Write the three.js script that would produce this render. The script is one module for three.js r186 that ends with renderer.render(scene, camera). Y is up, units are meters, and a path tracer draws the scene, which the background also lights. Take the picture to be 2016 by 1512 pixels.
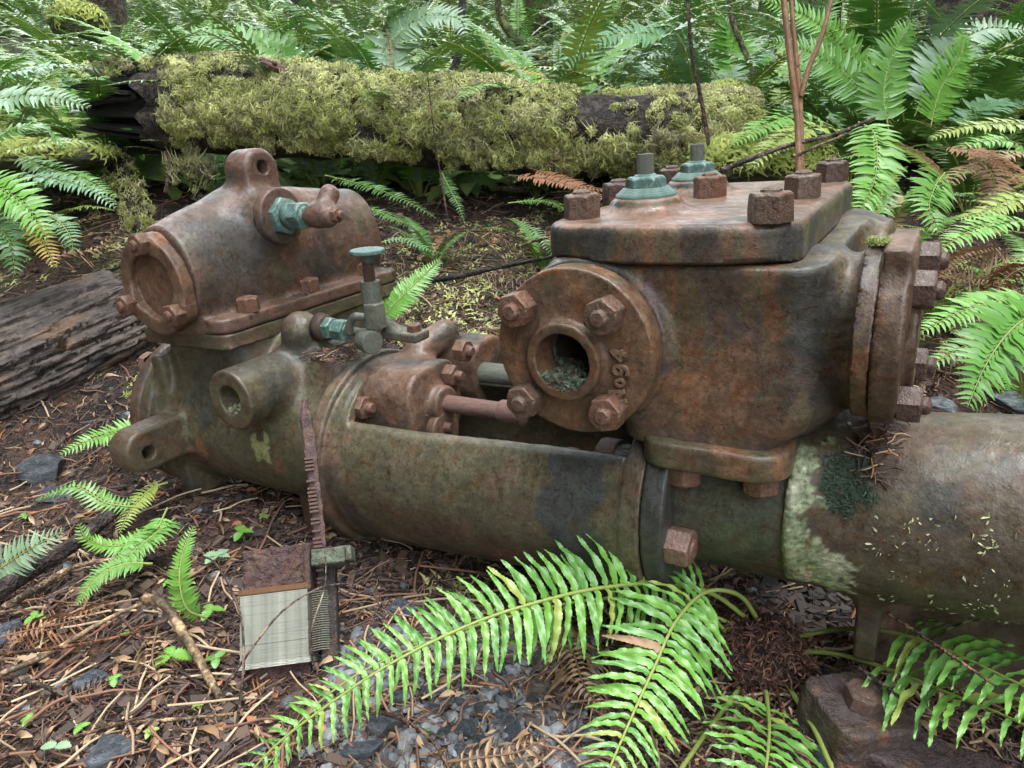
import * as THREE from 'three';
import { mergeGeometries, mergeVertices, toCreasedNormals } from 'three/addons/utils/BufferGeometryUtils.js';
import { ImprovedNoise } from 'three/addons/math/ImprovedNoise.js';
import { TextGeometry } from 'three/addons/geometries/TextGeometry.js';
import { FontLoader } from 'three/addons/loaders/FontLoader.js';

// ---------------------------------------------------------------- camera, sky, sun, exposure
const scene = new THREE.Scene();
const camera = new THREE.PerspectiveCamera(56.5, 4 / 3, 0.02, 400);
const PITCH = 20 * Math.PI / 180, CAMY = 0.72;
camera.position.set(0, CAMY, 0);
camera.rotation.set(-PITCH, 0, 0);
camera.updateMatrixWorld(true);

const renderer = new THREE.WebGLRenderer({ antialias: true });
renderer.toneMapping = THREE.LinearToneMapping;
renderer.toneMappingExposure = 3.6;
renderer.shadowMap.enabled = true;

// overcast sky seen through a gap in the forest: brightest overhead, dimmer to the horizon
{
  const W = 128, H = 64, d = new Float32Array(W * H * 4);
  for (let j = 0; j < H; j++) for (let i = 0; i < W; i++) {
    const el = (j + 0.5) / H * Math.PI - Math.PI / 2, s = Math.max(0, Math.sin(el));
    const b = el > 0 ? 0.55 + 2.1 * s : 0.18, k = (j * W + i) * 4;
    d[k] = b * 0.93; d[k + 1] = b * 1.0; d[k + 2] = b * 1.06; d[k + 3] = 1;
  }
  const sky = new THREE.DataTexture(d, W, H, THREE.RGBAFormat, THREE.FloatType);
  sky.mapping = THREE.EquirectangularReflectionMapping; sky.magFilter = THREE.LinearFilter; sky.needsUpdate = true;
  scene.background = sky; scene.environment = sky;
}
const sun = new THREE.DirectionalLight(0xfff6e8, 1.4);
sun.position.set(2.2, 8, -2.2); sun.target.position.set(0.2, 0.2, -1.2);
sun.castShadow = true; sun.shadow.radius = 40; sun.shadow.mapSize.set(2048, 2048);
Object.assign(sun.shadow.camera, { left: -6, right: 6, top: 6, bottom: -6, near: 0.5, far: 30 });
scene.add(sun, sun.target);

// ---------------------------------------------------------------- helpers
const R = (s => () => { s |= 0; s = s + 0x6D2B79F5 | 0; let t = Math.imul(s ^ s >>> 15, 1 | s); t = t + Math.imul(t ^ t >>> 7, 61 | t) ^ t; return ((t ^ t >>> 14) >>> 0) / 4294967296; })(20240611);
const rr = (a, b) => a + (b - a) * R();
const pick = a => a[Math.floor(R() * a.length)];
const clamp = (x, a = 0, b = 1) => Math.min(b, Math.max(a, x));
const lerp = (a, b, t) => a + (b - a) * t;
const sstep = (a, b, x) => { const t = clamp((x - a) / (b - a)); return t * t * (3 - 2 * t); };
const V = (x, y, z) => new THREE.Vector3(x, y, z);
const IN = new ImprovedNoise();
const nz = (x, y, z = 0) => IN.noise(x + 31.7, y + 17.3, z + 5.1);
const fbm = (x, y, z, o = 3) => { let s = 0, a = 0.5; for (let i = 0; i < o; i++) { s += a * nz(x, y, z); x *= 2.03; y *= 2.03; z *= 2.03; a *= 0.5; } return s; };
const lin = (r, g, b) => new THREE.Color().setRGB(r, g, b);
// a ray of the photograph (2016 x 1512): the world point at a given distance along the view axis, or on height y
const FPX = 756 / Math.tan(56.5 * Math.PI / 360);
const camQ = camera.quaternion.clone();
function at(px, py, dist) { return V((px - 1008) / FPX, -(py - 756) / FPX, -1).multiplyScalar(dist).applyQuaternion(camQ).add(camera.position); }
const used = {};
function numbered(n) { const k = used[n] = (used[n] ?? -1) + 1; return k ? `${n}_${String(k).padStart(3, '0')}` : n; }
function tag(o, label, category, group, kind) { const u = o.userData = {}; if (label) u.label = label; if (category) u.category = category; if (group) u.group = group; if (kind) u.kind = kind; return o; }
function shadow(m) { m.castShadow = true; m.receiveShadow = true; return m; }
function mesh(name, geo, mat, parent) { const m = shadow(new THREE.Mesh(geo, mat)); m.name = parent === scene ? numbered(name) : name; parent.add(m); return m; }
function thing(name, label, category, pos, group) { const g = new THREE.Group(); g.name = numbered(name); if (pos) g.position.copy(pos); scene.add(g); return tag(g, label, category, group); }
function structure(name, geo, mat) { const m = mesh(name, geo, mat, scene); m.userData.kind = 'structure'; return m; }
function part(name, geo, mat, parent) { const m = mesh(name, geo, mat, parent); let k = 0; for (const c of parent.children) if (c !== m && c.name.replace(/_\d{3}$/, '') === name) k++; if (k) m.name = `${name}_${String(k).padStart(3, '0')}`; return m; }

// tileable grain textures
function tileNoise(N, cells, seed) {
  const g = new Float32Array(cells * cells); let s = seed * 7919 + 13; for (let i = 0; i < g.length; i++) { s = Math.imul(s ^ (s >>> 13), 1274126177) + 1013904223 | 0; g[i] = ((s >>> 8) & 0xffff) / 65535; }
  const o = new Float32Array(N * N);
  for (let y = 0; y < N; y++) for (let x = 0; x < N; x++) {
    const u = x / N * cells, v = y / N * cells, i = Math.floor(u), j = Math.floor(v); let a = u - i, b = v - j; a = a * a * (3 - 2 * a); b = b * b * (3 - 2 * b);
    const i1 = (i + 1) % cells, j1 = (j + 1) % cells;
    o[y * N + x] = lerp(lerp(g[j * cells + i], g[j * cells + i1], a), lerp(g[j1 * cells + i], g[j1 * cells + i1], a), b);
  } return o;
}
function tileFbm(N, list, seed) { const o = new Float32Array(N * N); let tw = 0; list.forEach(([c, w], k) => { const t = tileNoise(N, c, seed + k * 3 + 1); tw += w; for (let i = 0; i < o.length; i++) o[i] += t[i] * w; }); for (let i = 0; i < o.length; i++) o[i] /= tw; return o; }
function dataTex(N, fn, srgb, rep = 1) {
  const d = new Uint8Array(N * N * 4);
  for (let i = 0; i < N * N; i++) { const c = fn(i); d[i * 4] = clamp(c[0]) * 255; d[i * 4 + 1] = clamp(c[1]) * 255; d[i * 4 + 2] = clamp(c[2]) * 255; d[i * 4 + 3] = 255; }
  const t = new THREE.DataTexture(d, N, N); t.wrapS = t.wrapT = THREE.RepeatWrapping; t.magFilter = THREE.LinearFilter; t.minFilter = THREE.LinearMipmapLinearFilter; t.generateMipmaps = true; t.anisotropy = 8;
  if (srgb) t.colorSpace = THREE.SRGBColorSpace; t.repeat.set(rep, rep); t.needsUpdate = true; return t;
}

// ---------------------------------------------------------------- distance fields -> cast-iron meshes
const smin = (a, b, k) => { const h = Math.max(k - Math.abs(a - b), 0) / k; return Math.min(a, b) - h * h * k * 0.25; };
const smax = (a, b, k) => -smin(-a, -b, k);
const box = (x, y, z, cx, cy, cz, hx, hy, hz, r = 0) => { const qx = Math.abs(x - cx) - hx + r, qy = Math.abs(y - cy) - hy + r, qz = Math.abs(z - cz) - hz + r; return Math.hypot(Math.max(qx, 0), Math.max(qy, 0), Math.max(qz, 0)) + Math.min(Math.max(qx, qy, qz), 0) - r; };
const bx = (x, y, z, x0, x1, y0, y1, z0, z1, r = 0) => box(x, y, z, (x0 + x1) / 2, (y0 + y1) / 2, (z0 + z1) / 2, (x1 - x0) / 2, (y1 - y0) / 2, (z1 - z0) / 2, r);
const cyl = (a, b, h0, h1, t, rad, r = 0) => { const p = Math.hypot(a, b) - rad + r, q = Math.abs(t - (h0 + h1) / 2) - (h1 - h0) / 2 + r; return Math.hypot(Math.max(p, 0), Math.max(q, 0)) + Math.min(Math.max(p, q), 0) - r; };
// box with corners of radius rc in the plane (a,b) and edges of radius r along t
const slab = (a, b, t, a0, a1, b0, b1, t0, t1, rc, r) => { const qa = Math.abs(a - (a0 + a1) / 2) - (a1 - a0) / 2 + rc, qb = Math.abs(b - (b0 + b1) / 2) - (b1 - b0) / 2 + rc; const p = Math.hypot(Math.max(qa, 0), Math.max(qb, 0)) + Math.min(Math.max(qa, qb), 0) - rc + r, q = Math.abs(t - (t0 + t1) / 2) - (t1 - t0) / 2 + r; return Math.hypot(Math.max(p, 0), Math.max(q, 0)) + Math.min(Math.max(p, q), 0) - r; };
const capsule = (x, y, z, ax, ay, az, bx_, by, bz, ra, rb = ra) => { const dx = bx_ - ax, dy = by - ay, dz = bz - az; const t = clamp(((x - ax) * dx + (y - ay) * dy + (z - az) * dz) / (dx * dx + dy * dy + dz * dz)); return Math.hypot(x - ax - dx * t, y - ay - dy * t, z - az - dz * t) - lerp(ra, rb, t); };

// surface nets over a field; colour(x,y,z,nx,ny,nz) -> [r,g,b]; uv in metres by the main axis of the normal
function field(f, mn, mx, h, colour) {
  const B = 6, nx = Math.ceil((mx[0] - mn[0]) / h / B) * B, ny = Math.ceil((mx[1] - mn[1]) / h / B) * B, nzz = Math.ceil((mx[2] - mn[2]) / h / B) * B;
  const sx = nx + 1, sy = ny + 1, sxy = sx * sy, val = new Float32Array(sxy * (nzz + 1)).fill(NaN);
  const X = i => mn[0] + i * h, Y = j => mn[1] + j * h, Z = k => mn[2] + k * h;
  const get = (i, j, k) => { const q = i + sx * j + sxy * k; let v = val[q]; if (v !== v) { v = val[q] = f(X(i), Y(j), Z(k)); } return v; };
  const idx = new Int32Array(nx * ny * nzz).fill(-1); const P = [], cells = []; const rad = B * h * 0.87 * 1.25;
  for (let bk = 0; bk < nzz; bk += B) for (let bj = 0; bj < ny; bj += B) for (let bi = 0; bi < nx; bi += B) {
    if (Math.abs(f(X(bi + B / 2), Y(bj + B / 2), Z(bk + B / 2))) > rad) continue;
    for (let k = bk; k < bk + B; k++) for (let j = bj; j < bj + B; j++) for (let i = bi; i < bi + B; i++) {
      const c = [get(i, j, k), get(i + 1, j, k), get(i, j + 1, k), get(i + 1, j + 1, k), get(i, j, k + 1), get(i + 1, j, k + 1), get(i, j + 1, k + 1), get(i + 1, j + 1, k + 1)];
      let m = 0; for (let q = 0; q < 8; q++) if (c[q] < 0) m |= 1 << q; if (m === 0 || m === 255) continue;
      let n = 0, ax = 0, ay = 0, az = 0;
      for (let q = 0; q < 8; q++) for (const b of [1, 2, 4]) { if (q & b) continue; const r = q | b; if ((c[q] < 0) === (c[r] < 0)) continue; const t = c[q] / (c[q] - c[r]); n++; ax += (q & 1) + (b === 1 ? t : 0); ay += ((q >> 1) & 1) + (b === 2 ? t : 0); az += ((q >> 2) & 1) + (b === 4 ? t : 0); }
      idx[i + nx * (j + ny * k)] = P.length; P.push([X(i) + ax / n * h, Y(j) + ay / n * h, Z(k) + az / n * h]); cells.push(i, j, k);
    }
  }
  const Nn = [], e = h * 0.25;
  const grad = p => { const [x, y, z] = p; const gx = f(x + e, y, z) - f(x - e, y, z), gy = f(x, y + e, z) - f(x, y - e, z), gz = f(x, y, z + e) - f(x, y, z - e), l = Math.hypot(gx, gy, gz) || 1e-9; return [gx / l, gy / l, gz / l, l / (2 * e)]; };
  for (const p of P) { const g = grad(p); const d = clamp(f(...p) / Math.max(g[3], 0.4), -h * 0.6, h * 0.6); p[0] -= g[0] * d; p[1] -= g[1] * d; p[2] -= g[2] * d; Nn.push(grad(p)); }
  const pos = [], nor = [], uv = [], col = [], ind = [], map = new Map(); const cc = colour && P.map((p, i) => colour(p[0], p[1], p[2], Nn[i][0], Nn[i][1], Nn[i][2]));
  const vert = (v, a) => { const key = v * 3 + a; let q = map.get(key); if (q === undefined) { q = pos.length / 3; map.set(key, q); const p = P[v]; pos.push(...p); nor.push(Nn[v][0], Nn[v][1], Nn[v][2]); uv.push(a === 0 ? p[2] : p[0], a === 1 ? p[2] : p[1]); if (cc) col.push(...cc[v]); } return q; };
  const quad = (a, b, c, d, flip) => { if (a < 0 || b < 0 || c < 0 || d < 0) return; const s = [0, 0, 0]; for (const v of [a, b, c, d]) for (let t = 0; t < 3; t++) s[t] += Nn[v][t]; const q = s.map(Math.abs), ax = q[0] > q[1] && q[0] > q[2] ? 0 : q[1] > q[2] ? 1 : 2; const [A, Bq, C, D] = [a, b, c, d].map(v => vert(v, ax)); if (flip) ind.push(A, C, Bq, A, D, C); else ind.push(A, Bq, C, A, C, D); };
  const I = (i, j, k) => i < 0 || j < 0 || k < 0 ? -1 : idx[i + nx * (j + ny * k)];
  for (let t = 0; t < cells.length; t += 3) { const i = cells[t], j = cells[t + 1], k = cells[t + 2]; const v0 = get(i, j, k) < 0;
    const vx = get(i + 1, j, k) < 0, vy = get(i, j + 1, k) < 0, vz = get(i, j, k + 1) < 0;
    if (v0 !== vx) quad(I(i, j - 1, k - 1), I(i, j, k - 1), I(i, j, k), I(i, j - 1, k), !v0);
    if (v0 !== vy) quad(I(i - 1, j, k - 1), I(i - 1, j, k), I(i, j, k), I(i, j, k - 1), !v0);
    if (v0 !== vz) quad(I(i - 1, j - 1, k), I(i, j - 1, k), I(i, j, k), I(i - 1, j, k), !v0);
  }
  const g = new THREE.BufferGeometry();
  g.setAttribute('position', new THREE.Float32BufferAttribute(pos, 3)); g.setAttribute('normal', new THREE.Float32BufferAttribute(nor, 3)); g.setAttribute('uv', new THREE.Float32BufferAttribute(uv, 2));
  if (cc) g.setAttribute('color', new THREE.Float32BufferAttribute(col, 3)); g.setIndex(ind); return g;
}
// swept tube along points with radii, random lumps
function tube(pts, rad, seg = 7, n = 24, lump = 0, seed = 0) {
  const c = new THREE.CatmullRomCurve3(pts), fr = c.computeFrenetFrames(n, false), pos = [], uv = [], ind = []; const L = c.getLength();
  for (let i = 0; i <= n; i++) { const t = i / n, p = c.getPointAt(t), r0 = typeof rad === 'function' ? rad(t) : rad;
    for (let j = 0; j <= seg; j++) { const a = (j % seg) / seg * Math.PI * 2, r = r0 * (1 + lump * nz(Math.cos(a) * 1.3 + seed * 7.7, Math.sin(a) * 1.3, t * L / (r0 + 1e-4) * 0.25)); const q = p.clone().addScaledVector(fr.normals[i], Math.cos(a) * r).addScaledVector(fr.binormals[i], Math.sin(a) * r); pos.push(q.x, q.y, q.z); uv.push(t * L, j / seg * 2 * Math.PI * r0); } }
  for (let i = 0; i < n; i++) for (let j = 0; j < seg; j++) { const a = i * (seg + 1) + j, b = a + seg + 1; ind.push(a, a + 1, b, b, a + 1, b + 1); }
  for (const e of [0, n]) { const p = c.getPointAt(e / n), q = pos.length / 3; pos.push(p.x, p.y, p.z); uv.push(0, 0); for (let j = 0; j < seg; j++) { const a = e * (seg + 1) + j; if (e) ind.push(q, a, a + 1); else ind.push(q, a + 1, a); } }
  const g = new THREE.BufferGeometry(); g.setAttribute('position', new THREE.Float32BufferAttribute(pos, 3)); g.setAttribute('uv', new THREE.Float32BufferAttribute(uv, 2)); g.setIndex(ind); g.computeVertexNormals(); return g;
}
// hexagon nut or bolt head along +Y, base at y=0; af = width across flats
function hexNut(af, h, stud, studR, seed, wear = 0.0006) {
  const S = 72, prof = []; const r0 = af / 2 * 0.96; const pos = [], ind = [], uv = [];
  const hexR = a => { const t = ((a % (Math.PI / 3)) + Math.PI / 3) % (Math.PI / 3) - Math.PI / 6; const c = af / 2 / Math.cos(t); return Math.min(c, af / 2 * 1.135); };
  const rings = [];
  rings.push(a => [hexR(a) * 0.985, 0]); rings.push(a => [hexR(a), h * 0.06]); rings.push(a => [hexR(a), h * 0.45]);
  rings.push(a => { const r = hexR(a); return [r, h - Math.max(0, r - r0) * 0.62 - 0.0012]; });
  rings.push(a => { const r = hexR(a) - 0.0012; return [r, h - Math.max(0, r - r0) * 0.62]; });
  rings.push(a => [Math.min(hexR(a) - 0.0016, r0), h]); rings.push(() => [studR + 0.0015, h]); rings.push(() => [studR, h + 0.0008]);
  rings.push(() => [studR * 0.97, h + stud * 0.6]); rings.push(() => [studR * 0.75, h + stud]); rings.push(() => [studR * 0.3, h + stud * 1.1]); rings.push(() => [0, h + stud * 1.12]);
  rings.forEach((fn, k) => { for (let s = 0; s <= S; s++) { const a = (s % S) / S * Math.PI * 2; let [r, y] = fn(a); const w = 1 + (r > 0 ? nz(Math.cos(a) * r * 120 + seed * 9, y * 160, Math.sin(a) * r * 120) * wear / Math.max(r, 0.004) * 1.6 : 0); r *= w; y += y > 0 ? nz(seed + Math.cos(a) * r * 90, Math.sin(a) * r * 90, 3) * wear : 0; pos.push(Math.cos(a) * r, y, Math.sin(a) * r); uv.push(a * af * 0.55, y + (k > 4 ? (af / 2 - r) : 0)); } });
  for (let k = 0; k < rings.length - 1; k++) for (let s = 0; s < S; s++) { const a = k * (S + 1) + s, b = a + S + 1; ind.push(a, b, a + 1, a + 1, b, b + 1); }
  const g = new THREE.BufferGeometry(); g.setAttribute('position', new THREE.Float32BufferAttribute(pos, 3)); g.setAttribute('uv', new THREE.Float32BufferAttribute(uv, 2)); g.setIndex(ind);
  return toCreasedNormals(g, 0.42);
}
// ---------------------------------------------------------------- materials of the machine
const pitN = 512, pits = tileFbm(pitN, [[16, .5], [40, .9], [96, 1.2], [200, 1]], 3), grain2 = tileFbm(pitN, [[8, .8], [24, 1], [64, 1], [160, .9]], 21), flake = tileFbm(pitN, [[12, 1], [30, 1], [70, .6]], 77);
const ironBump = dataTex(pitN, i => { const v = clamp(pits[i] * 2.2 - 0.6); return [v, v, v]; }, false, 6);
const ironMap = dataTex(pitN, i => { const g = clamp(0.5 + (grain2[i] - 0.5) * 2.0), s = clamp((pits[i] - 0.6) * 6), l = clamp((flake[i] - 0.56) * 6); let r = 0.74 + 0.24 * g, q = 0.74 + 0.24 * g, b = 0.74 + 0.24 * g; r = lerp(r, 0.5, s * .6); q = lerp(q, 0.46, s * .65); b = lerp(b, 0.44, s * .65); q *= 1 - l * .1; b *= 1 - l * .16; return [r, q, b]; }, true, 5);
const ironRough = dataTex(pitN, i => { const v = 0.42 + 0.8 * (flake[i] - 0.5) + 0.35 * (pits[i] - 0.5) + 0.12; return [v, v, v]; }, false, 4);
const iron = new THREE.MeshPhysicalMaterial({ vertexColors: true, map: ironMap, bumpMap: ironBump, bumpScale: 0.0003, roughnessMap: ironRough, roughness: 1.0, clearcoat: .24, clearcoatRoughness: .3, specularIntensity: .7 });
const boltMat = (r, g, b) => new THREE.MeshPhysicalMaterial({ color: lin(r, g, b), map: ironMap, bumpMap: ironBump, bumpScale: 0.0007, roughnessMap: ironRough, roughness: 0.95, clearcoat: .2, clearcoatRoughness: .3, specularIntensity: .6 });
const boltRust = boltMat(.20, .11, .075), boltDark = boltMat(.12, .075, .06), boltPink = boltMat(.25, .145, .11), boltBrown = boltMat(.155, .10, .072), rodMat = boltMat(.31, .18, .15);
const brassN = tileFbm(256, [[6, 1], [16, 1], [48, .8]], 5);
const brassMap = dataTex(256, i => { const v = brassN[i], a = clamp((v - 0.42) * 5); return [lerp(.30, .45, a), lerp(.40, .535, a), lerp(.375, .505, a)]; }, true, 8);
const brass = new THREE.MeshStandardMaterial({ map: brassMap, bumpMap: ironBump, bumpScale: 0.0003, roughness: 0.48, metalness: 0.15 });
const greyMap = dataTex(256, i => { const v = brassN[i], a = clamp((v - 0.4) * 4); return [lerp(.36, .46, a), lerp(.37, .46, a), lerp(.33, .41, a)]; }, true, 8);
const bronze = new THREE.MeshStandardMaterial({ map: greyMap, bumpMap: ironBump, bumpScale: 0.0003, roughness: 0.42, metalness: 0.25 });
const darkBronze = new THREE.MeshStandardMaterial({ color: lin(.19, .20, .16), map: ironMap, bumpMap: ironBump, bumpScale: 0.0004, roughness: 0.5, metalness: 0.2 });

const PAL = { rust: [.18, .098, .056], pink: [.215, .132, .092], brown: [.12, .074, .047], slate: [.056, .057, .049], olive: [.122, .105, .062], moss: [.088, .09, .06], orange: [.27, .134, .072], dark: [.055, .046, .042], purple: [.10, .074, .07] };
const mix3 = (a, b, t) => [lerp(a[0], b[0], t), lerp(a[1], b[1], t), lerp(a[2], b[2], t)];
// patchy rust: w are the amounts of slate, olive, orange, pink; str stretches the patches along y
function rustCol(base, w, seed, sc = 14, str = 1) {
  return (x, y, z) => {
    const X = x * sc + seed * 3.1, Y = y * sc / str + seed, Z = z * sc; const wob = 0.5 * nz(X * 2.7, Y * 2.7, Z * 2.7);
    let c = base.slice(); const put = (p, off, f, th, soft = 0.07) => { const v = fbm(X * f + off, Y * f - off, Z * f + off * .5, 3) + wob * 0.22; c = mix3(c, p, sstep(th - soft, th + soft, v) * 0.68); };
    if (w.brown) put(PAL.brown, 3.3, 0.8, 0.32 - w.brown);
    if (w.pink) put(PAL.pink, 9.1, 0.7, 0.32 - w.pink);
    if (w.olive) put(PAL.olive, 14.7, 0.75, 0.32 - w.olive);
    if (w.slate) put(PAL.slate, 21.9, 0.62, 0.32 - w.slate);
    if (w.orange) put(PAL.orange, 33.1, 1.1, 0.34 - w.orange, 0.07);
    const s = 1 + 0.32 * nz(x * 160 + seed, y * 160, z * 160) + 0.2 * nz(x * 55, y * 55, z * 55 + seed);
    return [c[0] * s, c[1] * s, c[2] * s];
  };
}
// ---------------------------------------------------------------- the steam pump, in its own frame: x along the axis to the right, y up, z to the near side
const pump = thing('steam_pump', 'large rusted cast iron steam pump with open flanges lying on the forest floor', 'steam pump');
const bX = V(.859, -.106, .502).normalize(), bZ = V(-.507, -.322, .8); bZ.addScaledVector(bX, -bZ.dot(bX)).normalize(); const bY = V(0, 0, 0).crossVectors(bZ, bX);
{ const m = new THREE.Matrix4().makeBasis(bX.clone().applyQuaternion(camQ), bY.clone().applyQuaternion(camQ), bZ.clone().applyQuaternion(camQ)); pump.quaternion.setFromRotationMatrix(m);
  const eye = V(.367, .421, .895); pump.position.copy(camera.position).sub(eye.applyQuaternion(pump.quaternion)); pump.updateMatrixWorld(true); }
const toWorld = (x, y, z) => V(x, y, z).applyMatrix4(pump.matrixWorld);
const AX = { x: new THREE.Quaternion().setFromUnitVectors(V(0, 1, 0), V(1, 0, 0)), y: new THREE.Quaternion(), z: new THREE.Quaternion().setFromUnitVectors(V(0, 1, 0), V(0, 0, 1)), '-x': new THREE.Quaternion().setFromUnitVectors(V(0, 1, 0), V(-1, 0, 0)), '-y': new THREE.Quaternion().setFromUnitVectors(V(0, 1, 0), V(1e-4, -1, 0)) };
const nutGeos = {};
function nut(parent, axis, p, af, h, turn, mat, stud = 0.006, name = 'hex_nut', tilt) {
  const v = Math.floor(R() * 4), key = [af, h, stud, v].join(); const g = nutGeos[key] ??= hexNut(af, h, stud, af * 0.27, v + 1);
  const m = part(name, g, mat, parent); m.position.set(...p); m.quaternion.copy(AX[axis]).multiply(new THREE.Quaternion().setFromAxisAngle(V(0, 1, 0), turn)); if (tilt) m.rotateX(tilt); return m;
}
const sy = (v, o) => v - o;
// ---- right hand valve chest
const chestCol = (() => { const lo = rustCol([.205, .108, .062], { brown: .2, orange: .14, olive: .06, purple: .1 }, 2.2, 16, 1.6);
  return (x, y, z) => { const wob = .012 * nz(x * 60, y * 60, z * 60), s = nz((x + z * .4) * 30 + 4, y * 3.2 + 1, z * 9) + .35 * nz(x * 75, y * 7, z * 75) + .15 * nz(x * 130, y * 130, z * 130);
    let up = s < -.16 ? PAL.slate : s < .06 ? PAL.purple : s < .34 ? PAL.olive : PAL.rust; up = mix3(up, PAL.rust, .25 + .25 * nz(x * 50, y * 30, z * 50));
    const yb = .165 + .05 * nz(x * 26 + 9, 2, z * 26) + .02 * nz(x * 70, 5, z * 70), low = sstep(yb + .008, yb - .008, y + wob); let c = mix3(up, lo(x, y, z), low * .85);
    const e = sstep(.075, .035, x + .03 * nz(x * 12, y * 16, z * 12) + wob) * .8 + sstep(.215, .24, x + .03 * nz(y * 28, z * 20, 4) + wob) * (1 - sstep(.272, .296, x + .02 * nz(z * 30, y * 20, 4))) * .7 + sstep(.085, .065, y + .02 * nz(x * 40, 3, z * 40)) * .5; c = mix3(c, nz(x * 20, y * 8, z * 20) > .12 ? PAL.olive : PAL.slate, clamp(e)); const g = 1 + .3 * nz(x * 160, y * 160, z * 160); return [c[0] * g, c[1] * g, c[2] * g]; }; })();
const chestBodyF = (x, y, z) => {
  const zf = .116 + .008 * sstep(.2, .262, y);
  let d = slab(x, z, y, lerp(.03, -.058, sstep(.06, .13, y)), lerp(.222, .266, sstep(.04, .10, y)), -.375, zf, .04, .2685, .038, .008);
  d = smin(d, slab(y, z, x, .048 + 1.15 * Math.max(0, x - .25), .262, -.045, .086, .1, .315, .06, .006), .03);                     // neck of the right nozzle
  d = smin(d, slab(y, z, x, .048 + 1.15 * Math.max(0, x - .25), .264, -.34, -.17, .1, .30, .07, .01), .04);                      // its far twin
  d = smin(d, cyl(x - .0, y - .173, -.08, .107, z, .088, .004), .035);                   // neck of the front nozzle
  d = smin(d, cyl(x + .004, y - .169, .1, .1285, z, .1035, .004), .016);
  d = smin(d, cyl(y - .19, z - .045, .296, .3135, x, .099, .0012), .022);
  d = smax(d, -cyl(x + .011, y - .16, .0, .2, z, .034), .004);
  return d + .0006 * (nz(x * 45, y * 45, z * 45) + .6 * nz(x * 110, y * 110, z * 110));
};
const chest = part('valve_chest', field(chestBodyF, [-.12, .03, -.4], [.33, .3, .16], .0042, chestCol), iron, pump);
// lid
const lidCol = rustCol(PAL.pink, { brown: .22, slate: .1, orange: .12, olive: .08 }, 7.7, 13, 1);
const lidF = (x, y, z) => {
  let d = Math.min(slab(x, z, y, -.066, .236, -.385, .134, .2705, .314, .062, .013), slab(x, z, y, -.066, .236, -.385, .134, .2695, .294, .062, .0012));
  d = smax(d, Math.hypot(x - .086, (z + .16) * 1) - .305, .02);
  d = smin(d, cyl(x - .03, z - .0, .3, .331 , y, .041, .004) , .03);
  d = smin(d, cyl(x - .025, z + .235, .3, .331, y, .041, .004), .03);
  return d + .0006 * (nz(x * 40, y * 40, z * 40) + .5 * nz(x * 120, y * 120, z * 120));
};
const lid = part('chest_lid', field(lidF, [-.08, .26, -.42], [.26, .34, .16], .0042, (x, y, z, a, b, c) => b > .6 ? lidCol(x, y, z) : chestCol(x + .02, y * .9, z)), iron, pump);
for (const [x, z, t, mt] of [[-.031, .062, .2, boltBrown], [.205, .102, .05, boltBrown], [-.045, -.09, .3, boltDark], [.069, -.15, .12, boltRust], [.2, -.112, .45, boltBrown], [-.05, -.34, .1, boltDark], [.204, -.335, .3, boltDark]]) nut(lid, 'y', [x, .313, z], .041, .030, t, mt, .005, 'cap_nut');
for (const [px, pz] of [[.03, .0], [.025, -.235]]) {
  const g = new THREE.LatheGeometry([[0, 0], [.045, 0], [.046, .002], [.0455, .005], [.041, .0075], [.036, .011], [.0345, .012], [0, .012]].map(a => new THREE.Vector2(...a)), 40);
  const p = part('brass_plug', g, brass, lid); p.position.set(px, .3305, pz); p.scale.set(.84, 1.1, .84);
  const hx = part('plug_hexagon', hexNut(.054, .012, .003, .017, 3, .0003), brass, p); hx.position.y = .0118; hx.rotation.y = .25;
  const sq = new THREE.CylinderGeometry(.0132, .0138, .026, 6, 1); const k = part('square_head', sq, darkBronze, p); k.position.y = .0275 + .008; k.rotation.y = 1.15;
}
// base flange and bottom
const baseF = (x, y, z) => slab(x, z, y, .06, .24, -.39, .134, .018, .0535, .04, .006) + .0008 * nz(x * 60, y * 60, z * 60);
const base = part('base_flange', field(baseF, [.06, .01, -.4], [.25, .06, .15], .0045, rustCol(PAL.olive, { slate: .1, orange: .16, brown: .2 }, 4.4, 15, 2)), iron, pump);
for (const [x, z] of [[.115, .105], [.205, .095]]) nut(base, '-y', [x, .0185, z], .04, .026, .3, boltRust, .003, 'cap_nut');
// front nozzle cover flange with its lettering
const flangeCol = (() => { const a = rustCol([.175, .098, .056], { brown: .24, olive: .13, orange: .1 }, 12.5, 12, 1); return (x, y, z) => a(x, y, z); })();
const flF = (x, y, z) => { let d = cyl(x + .004, y - .169, .1315, .165, z, .1025, .0035); d = smin(d, cyl(x + .011, y - .16, .15, .1795, z, .0485, .004), .012); return smax(d, -cyl(x + .011, y - .16, .05, .3, z, .0355), .003) + .0007 * (nz(x * 60, y * 60, z * 60) + .5 * nz(x * 150, y * 150, z * 150)); };
const flange = part('nozzle_flange', field(flF, [-.12, .055, .1], [.11, .285, .19], .0034, flangeCol), iron, pump);
for (const [x, y, t, h, mt] of [[-.068, .222, .2, .03, boltRust], [.046, .221, .35, .032, boltBrown], [-.066, .105, .3, .031, boltBrown], [.046, .104, .25, .03, boltRust]]) nut(flange, 'z', [x, y, .1645], .039, h * .85, t, mt, .007, 'flange_nut');
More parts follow.
